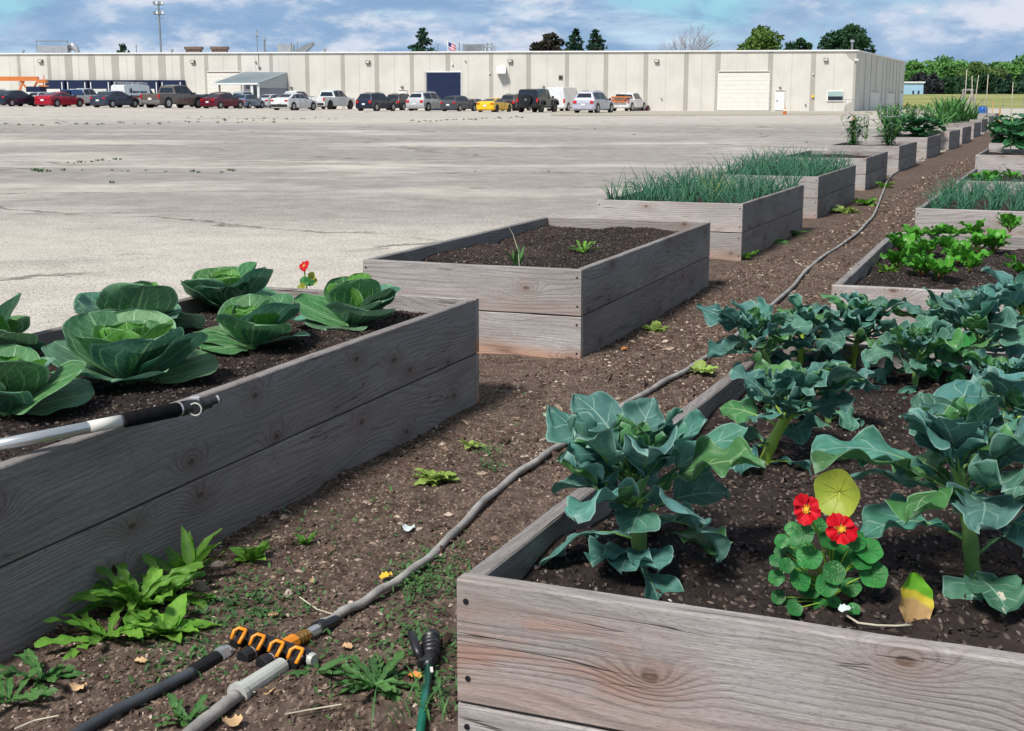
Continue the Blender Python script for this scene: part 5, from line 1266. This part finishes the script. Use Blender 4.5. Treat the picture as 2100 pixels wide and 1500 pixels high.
# far tree belt on the right
for i,(u,vt,wp,m,sh,dep,l) in enumerate(((1862,132,60,'mid','broad',290,'green tree touching the warehouse edge in the far belt'),(1900,134,60,'mid','broad',300,'second green tree of the far belt right of the warehouse'),(1948,127,72,'mid','broad',300,'tallest rounded green tree in the middle of the far belt'),(1897,158,50,'purple','broad',262,'dark purple rounded tree in front of the far belt'),
  (1934,164,40,'dark','broad',265,'small dark bush tree beside the purple tree'),(2000,133,56,'olive','broad',285,'olive tree behind the thin garden poles'),(2036,138,52,'olive','broad',290,'duller olive tree right of the thin garden poles'),(2022,150,30,'dark','broad',275,'dark small tree between the two olive trees'),(1985,148,50,'mid','broad',295,'plain green tree filling the belt behind the poles'),
  (2078,122,70,'mid','broad',300,'tall green tree at the right edge'),(2070,152,34,'spruce','cone',250,'blue green conifer left of the edge conifers'),(2098,150,36,'spruce','cone',248,'conifer cut by the right edge'),(2052,160,24,'spruce','cone',252,'small slim conifer in the far belt'),(2125,125,70,'mid','broad',300,'green tree mostly beyond the right edge'),(2120,158,36,'spruce','cone',250,'conifer beyond the right edge'),(1870,150,40,'mid','broad',280,'low green tree behind the pale blue shed'),(1965,165,60,'dark','broad',270,'low dark green mass in front of the tallest belt tree'))):
    tre('conifer_tree' if sh=='cone' else 'broadleaf_tree',u,vt,dep,wp*1.25,m,l,30+i,sh,base=.5,dens=1.0 if sh=='broad' else .8,size=.5,trunkf=-.05)
# far fence on the bank
fe=empty('wire_fence',(75,176,.22)); tag(fe,'thin wire fence along the far grass bank','fence')
b=MB()
for i in range(26): b.tube([(-20+i*2.6,0,0),(-20+i*2.6,0,1.25)],.03,4)
b.build('posts',M['unit'],fe); b=MB()
for z in (.4,.8,1.2): b.tube([(-20,0,z),(45,0,z)],.012,4)
b.build('wires',M['unit'],fe)
# ------------------------------------------------------------------ vehicles
def paint(name,c,metal=.25):
    n=N(name); co=n.coord(); m=n.fin(n.mix(n.rmp(n.noise(co,2.,3),.3,.7),tuple(k*.93 for k in c),tuple(min(1,k*1.07) for k in c)),.28,.5,metal); m.node_tree.nodes['Principled BSDF'].inputs['Coat Weight'].default_value=.4; return m
PT={k:paint('paint_'+k,c) for k,c in {'navy':(.012,.018,.04),'black':(.012,.013,.018),'red':(.42,.012,.035),'blue':(.03,.08,.22),'silver':(.50,.51,.53),'white':(.74,.74,.74),'slate':(.035,.045,.075),'brown':(.16,.13,.115),'maroon':(.13,.008,.025),'steelblue':(.12,.18,.27),'pale':(.40,.44,.50),'grey':(.07,.075,.09),'yellow':(.85,.52,.01),'lav':(.44,.45,.53),'orange':(.75,.22,.05)}.items()}
SPEC={
'sedan':dict(L=4.7,W=1.82,H=1.45,cl=.2,wr=.33,st=[(0,.52,.54,.74),(.015,.66,.70,.76),(.12,.68,.73,.72),(.28,.66,.95,.60),(.45,.655,1.,.60),(.58,.65,.97,.60),(.75,.64,.69,.70),(.94,.54,.58,.68),(1,.40,.42,.6)],side=(2,3,4,5),rg=2,ws=5),
'coupe':dict(L=4.5,W=1.82,H=1.32,cl=.17,wr=.33,st=[(0,.52,.55,.74),(.015,.68,.73,.76),(.10,.70,.76,.70),(.34,.67,.95,.56),(.46,.66,1.,.56),(.55,.66,.97,.56),(.72,.66,.71,.70),(.94,.54,.58,.66),(1,.40,.42,.55)],side=(2,3,4,5),rg=2,ws=5),
'hatch':dict(L=4.3,W=1.78,H=1.48,cl=.2,wr=.32,st=[(0,.50,.52,.76),(.015,.62,.66,.78),(.03,.64,.70,.76),(.15,.64,.95,.60),(.40,.64,1.,.61),(.56,.63,.97,.61),(.74,.62,.67,.70),(.94,.52,.56,.68),(1,.40,.42,.6)],side=(2,3,4,5),rg=2,ws=5),
'suv':dict(L=4.6,W=1.86,H=1.70,cl=.22,wr=.37,st=[(0,.46,.48,.8),(.012,.58,.60,.80),(.02,.60,.64,.78),(.09,.60,.95,.64),(.35,.60,1.,.65),(.57,.59,.97,.65),(.73,.585,.63,.74),(.95,.50,.54,.70),(1,.36,.38,.6)],side=(3,4,5),rg=2,ws=5),
'pickup':dict(L=5.9,W=1.98,H=1.88,cl=.30,wr=.41,st=[(0,.44,.45,.9),(.005,.60,.61,.90),(.34,.60,.61,.90),(.355,.60,.95,.66),(.50,.60,1.,.67),(.64,.60,.97,.67),(.75,.59,.63,.76),(.96,.55,.58,.76),(1,.40,.42,.7)],side=(3,4,5),rg=2,ws=5),
'van':dict(L=5.3,W=1.95,H=2.15,cl=.22,wr=.36,st=[(0,.40,.42,.88),(.005,.50,.94,.80),(.03,.50,.98,.80),(.4,.50,1.,.80),(.68,.50,.97,.78),(.84,.47,.53,.78),(.97,.40,.43,.76),(1,.28,.30,.7)],side=(4,),rg=1,ws=4),
'jeep':dict(L=4.3,W=1.87,H=1.86,cl=.36,wr=.42,st=[(0,.40,.42,.86),(.005,.60,.62,.86),(.02,.60,.96,.78),(.40,.60,1.,.78),(.62,.60,.97,.76),(.70,.60,.63,.74),(.96,.57,.60,.66),(1,.42,.44,.6)],side=(2,3),rg=1,ws=4),
}
def vehicle(kind,color,label,cat,u,v,hdg,hpx=None,rim='rim',trim=None,extra=None,name=None,flags=()):
    S=SPEC[kind]; L,W,Hh,cl=S['L'],S['W'],S['H'],S['cl']; p=PG(u,v)
    root=empty(name or {'sedan':'parked_car','coupe':'parked_car','hatch':'parked_car','suv':'parked_suv','pickup':'pickup_truck','van':'van','jeep':'off_road_car'}[kind],p,math.pi/2-R(hdg)); tag(root,label,cat,'vehicles parked in front of the warehouse')
    if hpx:
        s=hpx/(Hh*FPX/p.y); root.scale=(min(max(s,.86),1.16),)*3
    mat=PT[color]; st=S['st']; b=MB(); sec=[]
    for i,(fx,fb,ft,fw) in enumerate(st):
        x=-L/2+fx*L; e=1-.10*(fx<.003)-.14*(fx>.99)-.03*(fx>.93); hw=W/2*e; zb=cl+(.06 if fx<.003 or fx>.99 else 0); zl=fb*Hh; zt=ft*Hh; tw=W/2*fw*(e if fx in (0,1) else 1)
        if zt-zl<.12: tw=min(hw*.93,tw*1.12)
        sec.append([(x,y,z) for y,z in ((-hw*.9,zb),(-hw,zb+.12),(-hw,zb+(zl-zb)*.65),(-hw*.965,zl),(-tw,zt-.03),(-tw*.86,zt),(tw*.86,zt),(tw,zt-.03),(hw*.965,zl),(hw,zb+(zl-zb)*.65),(hw,zb+.12),(hw*.9,zb))])
    n_=12; vs=[q for s in sec for q in s]; fs=[]
    for i in range(len(sec)-1):
        for k_ in range(n_): k2=(k_+1)%n_; fs.append((i*n_+k_,(i+1)*n_+k_,(i+1)*n_+k2,i*n_+k2))
    fs.append(tuple(range(n_))); fs.append(tuple((len(sec)-1)*n_+k_ for k_ in range(n_))[::-1])
    b.add(vs,fs); body=b.build('body',mat,root)
    def quad(name,A,B,C,D,ins,m,off=.012,parent=root):
        A,B,C,D=map(Vector,(A,B,C,D)); nn=(B-A).cross(D-A); nn=nn.normalized() if nn.length>1e-6 else Vector((0,0,1))
        cen=(A+B+C+D)/4
        if nn.dot(cen-Vector((cen.x*.6,0,Hh*.45)))<0: nn=-nn
        def bl_(s,t): return A*(1-s)*(1-t)+B*s*(1-t)+C*s*t+D*(1-s)*t
        a,c=ins; q=[bl_(a,c),bl_(1-a,c),bl_(1-a,1-c),bl_(a,1-c)]; b=MB(); b.add([w_+nn*off for w_ in q]+[w_-nn*.02 for w_ in q],[(0,1,2,3),(7,6,5,4),(0,4,5,1),(1,5,6,2),(2,6,7,3),(3,7,4,0)]); return b.build(name,m,parent)
    for sgn,(kb,kt) in ((1,(3,4)),(-1,(8,7))):
        for i in S['side']: quad('side_window',sec[i][kb],sec[i+1][kb],sec[i+1][kt],sec[i][kt],(.045,.10),M['glass'])
    if 'cargo' not in flags or kind!='van': quad('rear_window',sec[S['rg']][5],sec[S['rg']][6],sec[S['rg']+1][6],sec[S['rg']+1][5],(.03,.12),M['glass']) if kind not in('van','suv','jeep','pickup') else quad('rear_window',sec[S['rg']][3],sec[S['rg']][8],sec[S['rg']+1][7],sec[S['rg']+1][4],(.10,.14 if kind!='pickup' else .2),M['glass'],off=.03)
    quad('windshield',sec[S['ws']][5],sec[S['ws']][6],sec[S['ws']+1][6],sec[S['ws']+1][5],(.03,.06),M['glass'])
    wr=S['wr']
    for fx in (.18,.815):
        for s in (-1,1):
            x=-L/2+fx*L; b=MB(); b.disc((x,s*(W/2-.06),wr+.02),(0,1,0),wr*1.17,.14,24); b.build('wheel_arch',M['black'],root)
            w_=empty('wheel'); w_.parent=root; w_.location=(x,s*(W/2-.10),wr); b=MB(); b.tube([(0,-.12,0),(0,-.10,0),(0,.10,0),(0,.12,0)],[wr*.9,wr,wr,wr*.9],24); b.build('tyre',M['tyre'],w_)
            b=MB(); b.disc((0,s*.115,0),(0,1,0),wr*.62,.03,20); 
            for k_ in range(5):
                a=k_*1.2566; b.box((math.cos(a)*wr*.33,s*.133,math.sin(a)*wr*.33),(wr*.16,.02,wr*.16))
            b.build('rim',M[rim],w_)
    zb=st[1][1]*Hh
    for s in (-1,1):
        b=MB(); b.box((-L/2+.06,s*W*.385,zb*.86),(.20,W*.16,Hh*.095 if kind in('sedan','coupe','hatch') else Hh*.13)) if kind not in('pickup','van','jeep') else b.box((-L/2+.03,s*W*.455,zb*.84),(.14,W*.075,Hh*.17)); b.build('tail_light',M['tail'],root,bevel=.015)
        b=MB(); b.box((L/2-.15,s*W*.36,Hh*.42),(.25,W*.16,.12)); b.build('headlight',M['lampglass'],root,bevel=.015)
        ms=S['ws']+1; b=MB(); b.box((-L/2+st[ms][0]*L-.22,s*(W/2+.09),st[ms][1]*Hh+.08),(.14,.2,.15)); b.build('side_mirror',M['black'] if color!='white' else mat,root,bevel=.02)
    b=MB(); b.box((-L/2-.01,0,cl+.20),(.14,W*.90,.22)); b.build('rear_bumper',M['chrome'] if trim=='chrome' else (M['black'] if trim=='black' else mat),root,bevel=.03)
    b=MB(); b.box((-L/2-.025,0,zb*.66),(.03,.34,.15)); b.build('number_plate',M['plate'],root)
    for fx in ((.36,.53) if kind not in('pickup','van') else (.50,.60)):
        b=MB(); b.box((-L/2+fx*L,-W/2-.005,zb*.88),(.16,.03,.03)); b.build('door_handle',M['chrome'],root)
        b=MB(); b.box((-L/2+fx*L+.12,-W/2-.001,(zb+cl)/2+.05),(.015,.012,zb-cl-.22)); b.build('door_seam',M['black'],root)
    if kind=='pickup':
        b=MB(); b.box((-L*.325,0,.605*Hh+.008),(L*.31,W*.78,.02)); b.build('cargo_bed',M['black'],root)
        b=MB(); b.box((-L/2-.012,0,zb*.80),(.02,W*.72,.34)); b.build('tailgate',mat,root,bevel=.01)
        b=MB(); b.box((-L/2-.02,0,zb*.92),(.02,.16,.05)); b.build('tailgate_handle',M['black'],root)
    if kind in('suv',) or 'rack' in flags:
        for s in (-1,1):
            b=MB(); b.tube([(-L*.30,s*W*.29,Hh*.99),(-L*.26,s*W*.29,Hh*1.02),(L*.02,s*W*.29,Hh*1.02),(L*.06,s*W*.29,Hh*.99)],.02,5); b.build('roof_rail',M['steel'],root)
    if extra: extra(root,L,W,Hh)
    return root
def jeep_x(root,L,W,Hh):
    b=MB(); b.disc((-L/2-.16,0,Hh*.53),(1,0,0),.40,.24,24); t=b.build('spare_wheel',M['tyre'],root); b=MB(); b.disc((-L/2-.30,0,Hh*.53),(1,0,0),.20,.03,16); b.build('spare_rim',M['rimd'],root)
    b=MB(); b.disc((-L/2-.33,0,Hh*.53),(1,0,0),.06,.03,10); b.build('hub_cap',M['steel'],root)
    for fx in (.18,.815):
        for s in (-1,1):
            b=MB(); x=-L/2+fx*L; b.tube([(x-.55,s*(W/2+.05),.55),(x-.42,s*(W/2+.05),.92),(x+.42,s*(W/2+.05),.92),(x+.62,s*(W/2+.05),.6)],.085,6); b.build('wheel_flare',M['black'],root)
def van_x(root,L,W,Hh):
    for i in range(2):
        b=MB(); 
        for s in (-.3,.3): b.tube([(-L*.48,s*.6+i*.5-.2,Hh+.15+.06*i),(L*.22,s*.6+i*.5-.2,Hh+.15+.06*i)],.035,5)
        for k_ in range(9): x=-L*.46+k_*L*.08; b.tube([(x,-.18+i*.5-.2,Hh+.15+.06*i),(x,.18+i*.5-.2,Hh+.15+.06*i)],.02,4)
        b.build('ladder',M['steel'],root)
    b=MB()
    for x in (-L*.4,-L*.1,L*.15): b.box((x,0,Hh+.06),(.06,W*.86,.06))
    b.build('roof_rack',M['unit'],root)
    b=MB(); b.box((-.3,-W/2-.012,.92),(L*.62,.012,.10)); b.build('red_stripe',M['tail'],root)
    b=MB(); b.box((-.3,-W/2-.012,1.04),(L*.62,.012,.09)); b.build('dark_stripe',M['navy'],root)
    b=MB(); x0=-1.55
    b.box((x0-.2,-W*.478,1.47),(.22,.02,.30)); b.disc((x0-.2,-W*.48,1.70),(0,1,0),.09,.02,10)
    for i in range(13):
        if i!=6: b.box((x0+.13+i*.155,-W*.478,1.42),(.10,.02,(.22 if i in(0,7) else .15)))
    b.build('side_lettering',M['navy'],root)
def spreader_x(root,L,W,Hh):
    b=MB(); b.box((-L/2+.5,0,1.38),(1.3,W*.86,.16)); b.box((-L/2-.10,0,.95),(.35,W*.70,.10)); 
    for s in (-1,1): b.tube([(-L/2-.15,s*.7,1.3),(-L/2-.15,s*.25,.8)],.05,5)
    b.build('spreader_frame',PT['orange'],root); b=MB(); b.box((-L/2+.5,0,1.2),(1.25,W*.74,.35),taper=1.05); b.build('salt_hopper',M['rust'],root)
    b=MB(); b.box((-L/2+.6,0,1.56),(.9,.9,.22)); b.build('load',M['black'],root)
def roofcap_x(root,L,W,Hh):
    b=MB(); b.box((-L*.325,0,Hh*.76),(L*.31,W*.86,Hh*.32),taper=.9); b.build('bed_topper',PT['blue'],root,bevel=.04); b=MB(); b.box((-L/2+.05,0,Hh*.76),(.12,W*.62,Hh*.2)); b.build('topper_window',M['glass'],root)
V=vehicle
# far rows first
V('suv','white','white suv roof showing behind the dark sedan and the ladder van','car',212,217.2,20,29)
V('hatch','silver','silver wagon squeezed behind the dark sedan and red coupe','car',92,216.8,20,27)
V('sedan','silver','second silver car roof just left of the red coupe','car',112,217.3,20,26)
V('suv','pale','pale car at the far left edge behind the dark sedan','car',2,216.5,20,27)
V('suv','black','dark suv whose roof shows above the maroon sedan','car',462,220.8,24,30)
V('pickup','pale','pale grey pickup behind the blue hatchback','pickup truck',498,221,24,32)
V('sedan','black','dark car roof between the brown pickup and the maroon sedan','car',423,220,24,26)
V('pickup','white','white pickup cab showing above the silver sedan','pickup truck',606,222.5,24,35)
V('sedan','slate','dark car half hidden between the white sedan and white pickup','car',637,224,24,25)
V('pickup','white','white pickup cab in front of the dark open doorway','pickup truck',914,226,24,38)
V('sedan','slate','dark car mostly hidden left of the yellow coupe','car',975,227,24,23)
V('suv','black','dark suv between the yellow coupe and the black off road car','suv',1058,227.5,24,33)
V('pickup','silver','silver tailgate pickup with blue topper behind the red coupe','pickup truck',172,217.8,20,35,extra=roofcap_x)
V('van','white','white work van with ladders on its roof and dark lettering','van',281,219.5,26,44,extra=van_x,flags=('cargo',))
# front row
V('sedan','navy','dark navy sedan at the left edge under the orange boom','car',33,218.5,22,32)
V('coupe','red','bright red coupe in the left group of cars','car',125,219.5,24,30,trim=None)
V('sedan','slate','slate blue sedan right of the red coupe with lit tail lamps','car',238,221,24,33)
V('pickup','brown','brown grey crew cab pickup with high roof','pickup truck',358,222,26,46,trim='chrome')
V('sedan','maroon','dark maroon sedan right of the brown pickup','car',458,223,27,30)
V('hatch','steelblue','blue hatchback right of the maroon sedan','car',510,222.5,18,28)
V('sedan','silver','silver sedan between the blue hatchback and the white sedan','car',558,222.5,20,28)
V('sedan','white','white sedan with black lower bumper','car',605,226.5,25,34,trim='black')
V('pickup','white','tall white crew cab pickup standing on its own','pickup truck',681,224.5,24,39,rim='rimd',trim='black')
V('suv','navy','navy suv left of the two minivans','suv',773,228,27,36)
V('suv','black','dark minivan behind the silver suv','minivan',825,226.5,23,33)
V('suv','silver','large silver suv with roof rails left of the dark hatchback','suv',878,228,28,38,trim='chrome')
V('hatch','grey','dark grey hatchback left of the yellow coupe','car',942,228.5,28,31)
V('coupe','yellow','low bright yellow sports coupe','car',1015,230,24,28,rim='rimd')
V('van','white','tall white cargo van behind the black off road car','van',1158,227.8,22,47,flags=('cargo',))
V('jeep','black','black boxy off road car with a spare wheel on its back','off road car',1103,230.5,24,47,rim='rimd',extra=jeep_x,trim='black')
V('suv','lav','silver suv standing alone right of the white van','suv',1218,232,25,43)
V('pickup','white','white pickup carrying an orange salt spreader','pickup truck',1290,228,24,37,extra=spreader_x)
# orange boom crane on the left
p=PG(35,216); cr=empty('boom_lift',p); tag(cr,'orange boom truck behind the cars at the left edge','boom truck')
b=MB(); b.box((-.9,3,2.55),(4.2,.5,.42)); b.tube([(-.6,3,2.4),(.3,3,1.2)],.1,6); b.tube([(1.2,3,2.4),(.3,3,1.2)],.1,6); b.tube([(-.2,3,2.4),(-.9,3,1.2)],.1,6); b.build('boom',PT['orange'],cr)
b=MB(); b.box((1.6,3,2.3),(.9,.8,.35)); b.box((1.7,3,1.85),(.8,.7,.15)); b.tube([(1.75,3,2.4),(1.75,3,2.9)],.05,5); b.build('basket',PT['orange'],cr)
b=MB(); b.box((-.6,3,.8),(4.5,1.8,.9)); b.build('chassis',M['bcap'],cr)
for x in (-2,.8):
    b=MB(); b.disc((x,2.1,.45),(0,1,0),.45,.3,16); b.build('wheel',M['tyre'],cr)
b=MB(); b.box((.9,3,1.5),(1.5,1.5,.6)); b.build('cab',M['navy'],cr,bevel=.08)
# red dumpster, equipment, cone, bollards, bike like trolley
p=PG(1323,227.5); o=empty('steel_skip',p); tag(o,'small dark red steel skip against the warehouse wall','skip'); b=MB(); b.box((0,0,.25),(.6,.7,.5),taper=1.15); b.build('body',PT['maroon'],o); b=MB(); b.box((0,0,.53),(.75,.85,.06)); b.build('rim',M['rust'],o)
M['yeq']=plain('yellow_equipment',(.6,.42,.12),.6,.3)
p=PG(1006,225.5); p.y+=4; o=empty('wall_cabinet',p); tag(o,'yellow tan equipment boxes above the yellow coupe','equipment box')
b=MB(); b.box((-.25,0,1.25),(.7,.4,2.4)); b.build('cabinet',M['yeq'],o,bevel=.02); b=MB(); b.box((.5,0,1.3),(.4,.4,2.5)); b.build('side_box',M['yeq'],o,bevel=.02)
b=MB(); b.box((-.25,-.21,1.9),(.5,.03,.4)); b.box((.5,-.21,2.0),(.2,.03,.4)); b.build('meter_window',M['rust'],o)
p=PG(1609,235.5); o=empty('traffic_cone',p); tag(o,'small orange traffic cone before the white door','traffic cone'); b=MB(); b.tube([(0,0,.03),(0,0,.65)],[.16,.03],12); b.build('cone',PT['orange'],o,smooth=True); b=MB(); b.box((0,0,.015),(.4,.4,.03)); b.build('base',PT['orange'],o); b=MB(); b.tube([(0,0,.3),(0,0,.42)],[.112,.085],12); b.build('reflective_band',M['bcap'],o)
for u,v0,v1,l in ((1418,226.5,204,'tall thin dark post left of the big roller door'),(1433,226.5,215,'short dark post left of the big roller door'),(1115,184,179,None)):
    if not l: continue
    p=PG(u,v0); o=empty('bollard',p); hh=(v0-v1)/FPX*p.y; tag(o,l,'bollard'); b=MB(); b.tube([(0,0,0),(0,0,hh)],.07,8); b.build('post',M['rust'],o); b=MB(); b.tube([(0,0,0),(0,0,.05)],.14,8); b.build('foot',M['rust'],o)
p=PG(1402,227); o=empty('hand_trolley',p); tag(o,'small dark wheeled trolley by the wall left of the posts','trolley')
for x in (-.25,.25): b=MB(); b.disc((x,0,.18),(0,1,0),.18,.05,14); b.build('wheel',M['tyre'],o)
b=MB(); b.tube([(-.3,0,.2),(.3,0,.25),(.35,0,1.1)],.03,5); b.tube([(-.3,0,.5),(.3,0,.55)],.03,5); b.build('frame',M['unit'],o)
# ------------------------------------------------------------------ far end of the garden
def leafy(name,loc,n_,L,outf,mat,label,cat,seed,el,W,hh=.4,bend=-.8,spread=.25,group=None):
    r=random.Random(seed); root=empty(name,loc); tag(root,label,cat,group); b=MB(); sb=MB()
    for k_ in range(n_):
        a=r.uniform(0,6.28); q=r.uniform(0,spread); z=hh*r.random(); base=Vector((math.cos(a)*q*z/hh if hh else 0,math.sin(a)*q*z/hh if hh else 0,z)); g=r.uniform(.7,1.3)
        leaf(b,base,r.uniform(0,6.28),r.uniform(*el),L*r.uniform(.6,1.1),L*W,outf,bend=bend*r.uniform(.5,1.3),cup=.2,ruf=.1,r=r,nu=8,nv=2,colr=(g,g,g,1))
        if k_%4==0: sb.tube([(0,0,-.02),tuple(base*.6),tuple(base)],.006,4,cap=False)
    sb.build('stem',M['stem'],root); b.build('foliage',M[mat],root,smooth=True); return root
M['tom']=leaf_mat('tomato_leaf',(.02,.10,.03),(.05,.20,.06),(.1,.25,.1),None,'none',4,transl=.2)
M['squash']=leaf_mat('squash_leaf',(.018,.10,.035),(.04,.18,.06),(.12,.3,.12),None,'lat',4,transl=.2)
M['glad']=leaf_mat('sword_leaf',(.07,.20,.05),(.14,.34,.10),(.2,.4,.15),None,'none',4,transl=.25)
def cage(loc,label,h_=.9,rr=.2):
    o=empty('tomato_cage',loc); tag(o,label,'tomato cage'); b=MB()
    for k_ in range(4):
        a=k_*1.57; b.tube([(math.cos(a)*rr*.5,math.sin(a)*rr*.5,-.1),(math.cos(a)*rr,math.sin(a)*rr,h_)],.0045,4)
    for z in (.3,.6,.88): q=rr*(.5+.5*z/h_); b.tube([(math.cos(a/16*6.283)*q,math.sin(a/16*6.283)*q,z*h_/.9) for a in range(17)],.0045,4,cap=False)
    b.build('wire_frame',M['steel'],o)
pT=P(1752,302,SOILZ); pT2=P(1822,302,SOILZ)
leafy('tomato_plant',pT,190,.17,lance,'tom','staked leafy tomato plant at the left in its cage','tomato plant',201,(-.3,.9),.2,.62,spread=.36)
leafy('tomato_plant',P(1775,296,SOILZ),40,.13,lance,'tom','tall thin tomato stem between the two caged plants','tomato plant',204,(-.3,.9),.16,.7,spread=.09)
leafy('tomato_plant',pT2,230,.17,lance,'tom','denser tomato plant at the right in its cage','tomato plant',202,(-.3,.9),.2,.6,spread=.38)
leafy('tomato_plant',P(1838,283,SOILZ),220,.2,lance,'tom','tall tomato plant just behind the dense caged one','tomato plant',203,(-.3,.9),.18,.72,spread=.45)
cage(pT,'wire cage round the left staked tomato plant',1.0,.24); cage(pT2,'wire cage round the dense tomato plant',.95,.22)
def stake(u,v0,v1,z,w_,mat,label):
    p=P(u,v0,z) if z>.2 else PG(u,v0); hh=(v0-v1)/FPX*p.y; o=None; b=MB(); b.box((0,0,hh/2-.05),(w_,w_*.7,hh+.1)); b.box((0,0,hh+.0),(w_*.6,w_*.5,.02)); o=b.build('wooden_stake',mat,None,loc=p); tag(o,label,'stake')
stake(1748,300,238,SOILZ,.045,M['stake'],'brown wooden stake inside the left tomato cage')
stake(2047,284,223,0,.05,M['stake'],'pale orange stake standing between the two rows')
stake(2034,243,209,0,.06,M['stake'],'small orange stake near the blue barrel')
for i,(u,v,l,n_) in enumerate(((1880,283,'wide dark squash plant in the left row',46),(1905,278,'squash plant at the right end of its left row bed',30),(1862,276,'darker squash plant behind the tomatoes',34))):
    leafy('squash_plant',P(u,v,SOILZ),n_,.34,fan,'squash',l,'squash plant',210+i,(-.2,.8),.42,.5,spread=.35)
fp=P(1852,272,SOILZ); o=empty('orange_flower',fp); tag(o,'single orange flower above the squash leaves','flower'); b=MB(); b.tube([(0,0,0),(0,0,.78)],.008,4); b.build('stem',M['stem'],o); b=MB()
for k_ in range(8): leaf(b,(0,0,.78),k_*.785,.3,.09,.035,lance,bend=-.2,cup=.2,nu=4,nv=1)
M['of']=plain('orange_petal',(.85,.20,.05),.5,.3); b.build('petals',M['of'],o)
for i,(u,v,l) in enumerate(((1815,262,'wispy seedy stalks left of the squash'),(1835,256,'wispy seedy stalks nearer the orange flower'),(1870,254,'wispy seedy stalks behind the squash'),(1900,252,'wispy seedy stalks left of the sword leaves'))):
    leafy('leafy_stalks',P(u,v,.45),190,.24,lance,'weed_d',l,'stalks',220+i,(.2,1.3),.13,.70,spread=.7)
for i,(u,v,l) in enumerate(((1935,258,'green sword leaved clump at the left of the spiky group'),(1950,256,'tallest sword leaved clump'),(1968,257,'yellow green sword leaved clump at the right of the spiky group'),(1925,262,'low sword leaved clump beside the squash'),(1988,252,'low green plant before the timber frame'))):
    leafy('sword_leaf_plant',P(u,v,.45),60,1.25 if i<3 else .85,lance,'glad',l,'sword leaved plant',230+i,(.8,1.5),.045,.03,-.7,.6)
# right row plants
sf=P(2071,317,SOILZ); o=empty('sunflower_plant',sf); tag(o,'single tall stalk with broad dark leaves in a right row bed','sunflower plant'); b=MB(); b.tube([(0,0,-.02),(.01,0,.35),(0,0,.72)],.011,8); b.build('stem',M['stem'],o,smooth=True); b=MB(); r=random.Random(8)
for k_ in range(11): leaf(b,(0,0,.25+.045*k_),k_*2.4,.5-.03*k_,.34,.15,fan,bend=-1.0,cup=.2,ruf=.12,r=r,nu=10,nv=4)
b.build('foliage',M['squash'],o,smooth=True)
for i,(u,v,n_,l) in enumerate(((2060,300,40,'broad squash leaves behind the sunflower stalk'),(2095,312,46,'large squash leaves at the right edge'),(2085,285,40,'squash leaves at the right edge farther back'),(2050,268,26,'small far squash plant in the right row'))):
    leafy('squash_plant',P(u,v,SOILZ),n_,.36,fan,'squash',l,'squash plant',240+i,(-.2,.8),.42,.42,spread=.4)
for i,(u,v) in enumerate(((2002,371),(2022,368),(2040,366),(2030,376),(2075,366))):
    rosette('lettuce',P(u,v,SOILZ),9,.15,beetf,'beet','lime green lettuce in the right row bed behind the onions','lettuce',250+i,(.4,1.2),-.6,.3,group='lettuces in the right row bed')
# big half-dead leaf sticking behind the onion bed
for u,v0,v1,l,dx in ((1976,252,147,'tallest thin pale garden pole',0),(1990,252,160,'left pole of the leaning pair',.18),(1998,252,158,'right pole of the leaning pair',-.18),(2020,252,157,'thin pole right of the leaning pair',0),(2072,252,172,'short thin pole near the right edge',0)):
    p=PG(u,v0); hh=(v0-v1)/FPX*p.y; b=MB(); b.tube([(dx,0,-.1),(0,0,hh*.6),(-dx*.4,0,hh)],[.028,.024,.018],6); o=b.build('garden_pole',M['pole'],None,smooth=True,loc=p); tag(o,l,'pole')
p=PG(1990,246); o=empty('timber_a_frame',p); tag(o,'grey timber a frame at the end of the left row','a frame'); hh=(246-186)/FPX*p.y; s_=15/FPX*p.y
M['oldw']=plain('old_timber',(.30,.27,.26),.9,.1,0,.2,4)
for dx,dy in ((-1,0),(1,0)):
    b=MB(); b.tube([(dx*s_,dy,0),(-dx*.06,dy,hh)],.075,4); b.build('leg',M['oldw'],o)
for dx in (-1,1):
    b=MB(); b.tube([(dx*s_,1.6,0),(-dx*.06,1.6,hh)],.075,4); b.build('leg',M['oldw'],o)
b=MB(); b.tube([(0,-.1,hh-.03),(0,1.7,hh-.03)],.06,4); b.build('ridge_beam',M['oldw'],o)
p=PG(2014,246); o=empty('plastic_barrel',p); tag(o,'blue plastic barrel at the end of the bed row','barrel'); b=MB(); b.tube([(0,0,0),(0,0,.1),(0,0,.4),(0,0,.7),(0,0,.8)],[.24,.28,.30,.28,.25],16); b.build('body',M['bluebar'],o,smooth=True)
for z in (.25,.55): b=MB(); b.tube([(0,0,z),(0,0,z+.04)],.31,16); b.build('hoop',M['bluebar'],o)
b=MB(); b.disc((0,0,.81),(0,0,1),.2,.03,14); b.build('lid',M['black'],o)
